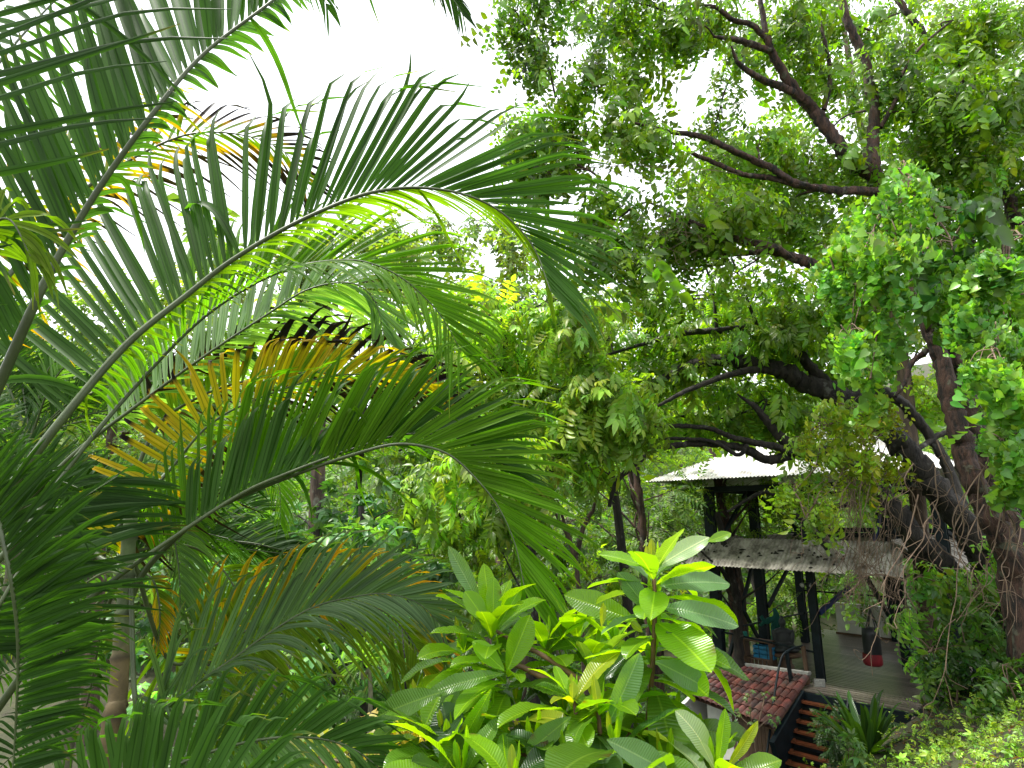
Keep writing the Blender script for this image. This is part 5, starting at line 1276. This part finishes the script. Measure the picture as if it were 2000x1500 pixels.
def bushes():
    for k, (px, py, Y, r, temps, sz, c, n, lab) in enumerate((
        (1628, 1452, 9.2, (.19, .2, .42), SP_FINE, .15, (.035, .08, .02), 300, "fine-leaved dark bush beside the red stair treads"),
        (1655, 1478, 7.6, (.22, .2, .3), SP_PAL, .16, (.10, .2, .05), 60, "small pale round-leaved weed below the strap-leaved clump"),
        (1985, 1350, 7.2, (.5, .4, .5), SP_T1, .25, (.06, .14, .025), 110, "leafy bush at the foot of the twin trunk on the right edge"),
        (1860, 1330, 8.8, (.5, .4, .4), SP_T1, .27, (.045, .11, .022), 110, "low dark bush between the deck corner and the tree foot"))):
        c0 = P(px, py, Y); g = float(zg(c0[0], c0[1]))
        t = empty("bush", (c0[0], c0[1], g), lab, "bush")
        m = MB(); tw = MB()
        blob(m, A(c0[0], c0[1], max(c0[2], g + r[2] * .5)), r, n, temps, sz, c, twigs=tw, root=A(c0[0], c0[1], g - .05))
        tw.build("stems", M_TWIG, t); m.build("foliage", M_VINE, t)
    # climbing weed in front of the tile roof
    t = empty("roof_weed", P(1470, 1480, 11.5), "spindly weed with lobed leaves growing up in front of the tile roof", "weed")
    m = MB(); lv = MB()
    for pts in ([(1482, 1600), (1478, 1500), (1472, 1430), (1466, 1395), (1468, 1350)], [(1472, 1430), (1500, 1405), (1515, 1395)], [(1472, 1432), (1450, 1428), (1425, 1410)], [(1474, 1440), (1492, 1370), (1494, 1355)], [(1472, 1425), (1440, 1395), (1428, 1390)]):
        q = smooth_path([P(x, y, 11.5) for x, y in pts], 5); tube(m, q, [.012, .005], 5)
        k = max(5, len(q) // 2); pos = q[-k:] + RNG.normal(0, .05, (k, 3))
        scatter(lv, SP_PAL, pos, nrm(rnd_dirs(k) + A(0, -.3, .2)), nrm(A(0, -.6, 1) + RNG.normal(0, .3, (k, 3))), .13, colours(k, (.09, .16, .045)))
    m.build("stems", M_TWIG, t); lv.build("leaves", M_VINE, t)
    # spiky dracaena
    b = P(722, 1440, 6.2); g = float(zg(b[0], b[1]))
    t = empty("spiky_dracaena", (b[0], b[1], g), "small spiky-headed plant on a thin pale stem left of the bright shrub", "plant")
    m = MB(); tube(m, smooth_path([A(b[0], b[1], g - .1), b, P(708, 1325, 6.2), P(706, 1290, 6.2)], 6), [.03, .02, .016], 8, (.9, .9, .8)); m.build("stem", M_PTRUNK, t)
    m = MB(); c = P(706, 1292, 6.2)
    for k in range(60):
        a = RNG.uniform(0, 6.28); e = RNG.uniform(-.8, 1.4); d = A(math.cos(a) * math.cos(e), math.sin(a) * math.cos(e), math.sin(e))
        leaflet(m, c, d, nrm(np.cross(d, A(.1, .2, 1))), .3, .016, .25, .02, lambda s, r: np.tile(A(.13, .2, .06) * (.6 + .8 * r), (len(s), 1)), RNG.random(), .3, 6)
    m.build("leaf_head", M_PALM, t)
    # yellow-leaved croton behind the shrub
    for k, (px, py, Y) in enumerate(((860, 1395, 5.2), (640, 1490, 4.6))):
        b = P(px, py, Y); g = float(zg(b[0], b[1]))
        t = empty("yellow_bush", (b[0], b[1], g), ["bush of narrow yellow leaves glimpsed behind the bright shrub", "bush of narrow cream leaves under the bottom palm frond"][k], "bush")
        m = MB(); tw = MB()
        blob(m, b, (.35, .3, .35), 90, SP_T1, .22, ((.4, .33, .03), (.3, .28, .1))[k], twigs=tw, root=A(b[0], b[1], g))
        tw.build("stems", M_TWIG, t); m.build("foliage", M_VINE, t)
bushes()
def ground_cover():
    m = MB(); n = 15000
    x = RNG.uniform(3.4, 13, n); y = RNG.uniform(4.2, 11.5, n)
    dens = .5 + .5 * np.sin(x * 2.1 + 1) * np.sin(y * 2.4) + .35 * np.sin(x * 5 + y * 3)
    ycut = 8.2 + .1 * (x - 5)
    keep = (RNG.random(n) < np.clip(dens * 1.2 + .38, .1, 1)) & ((y < ycut - .5) | (RNG.random(n) < .22))
    x, y = x[keep], y[keep]; k = len(x)
    z = zg(x, y) + RNG.random(k) ** 2 * .16
    lum = np.where(y < 7.4, 1.25, .8)
    c = colours(k, (.18, .31, .03), .3)
    scatter(m, SP_PAL[:3] + SP_T1 + SP_FINE[:2], np.stack([x, y, z], 1), nrm(rnd_dirs(k) + A(0, -.2, .5)), nrm(A(0, -.2, 1) + RNG.normal(0, .4, (k, 3))), RNG.uniform(.06, .15, k), c)
    tag(m.build("ground_cover", M_GRASS), "bright green low weeds spreading over the bank at lower right", "ground cover", kind="stuff")
    m = MB(); n = 5000
    x = RNG.uniform(3.4, 12, n); y = RNG.uniform(4.5, 11, n); z = zg(x, y) + .012
    V, Fc = T_leaf4(.5)
    scatter(m, [(V, Fc, np.ones((4, 3)))], np.stack([x, y, z], 1), nrm(RNG.normal(0, 1, (n, 3)) * A(1, 1, .2)), nrm(A(0, 0, 1) + RNG.normal(0, .25, (n, 3))), RNG.uniform(.03, .09, n), colours(n, (.10, .055, .03), .4))
    tag(m.build("leaf_litter", M_GRASS), "brown fallen leaves lying on the bank", "leaf litter", kind="stuff")
ground_cover()
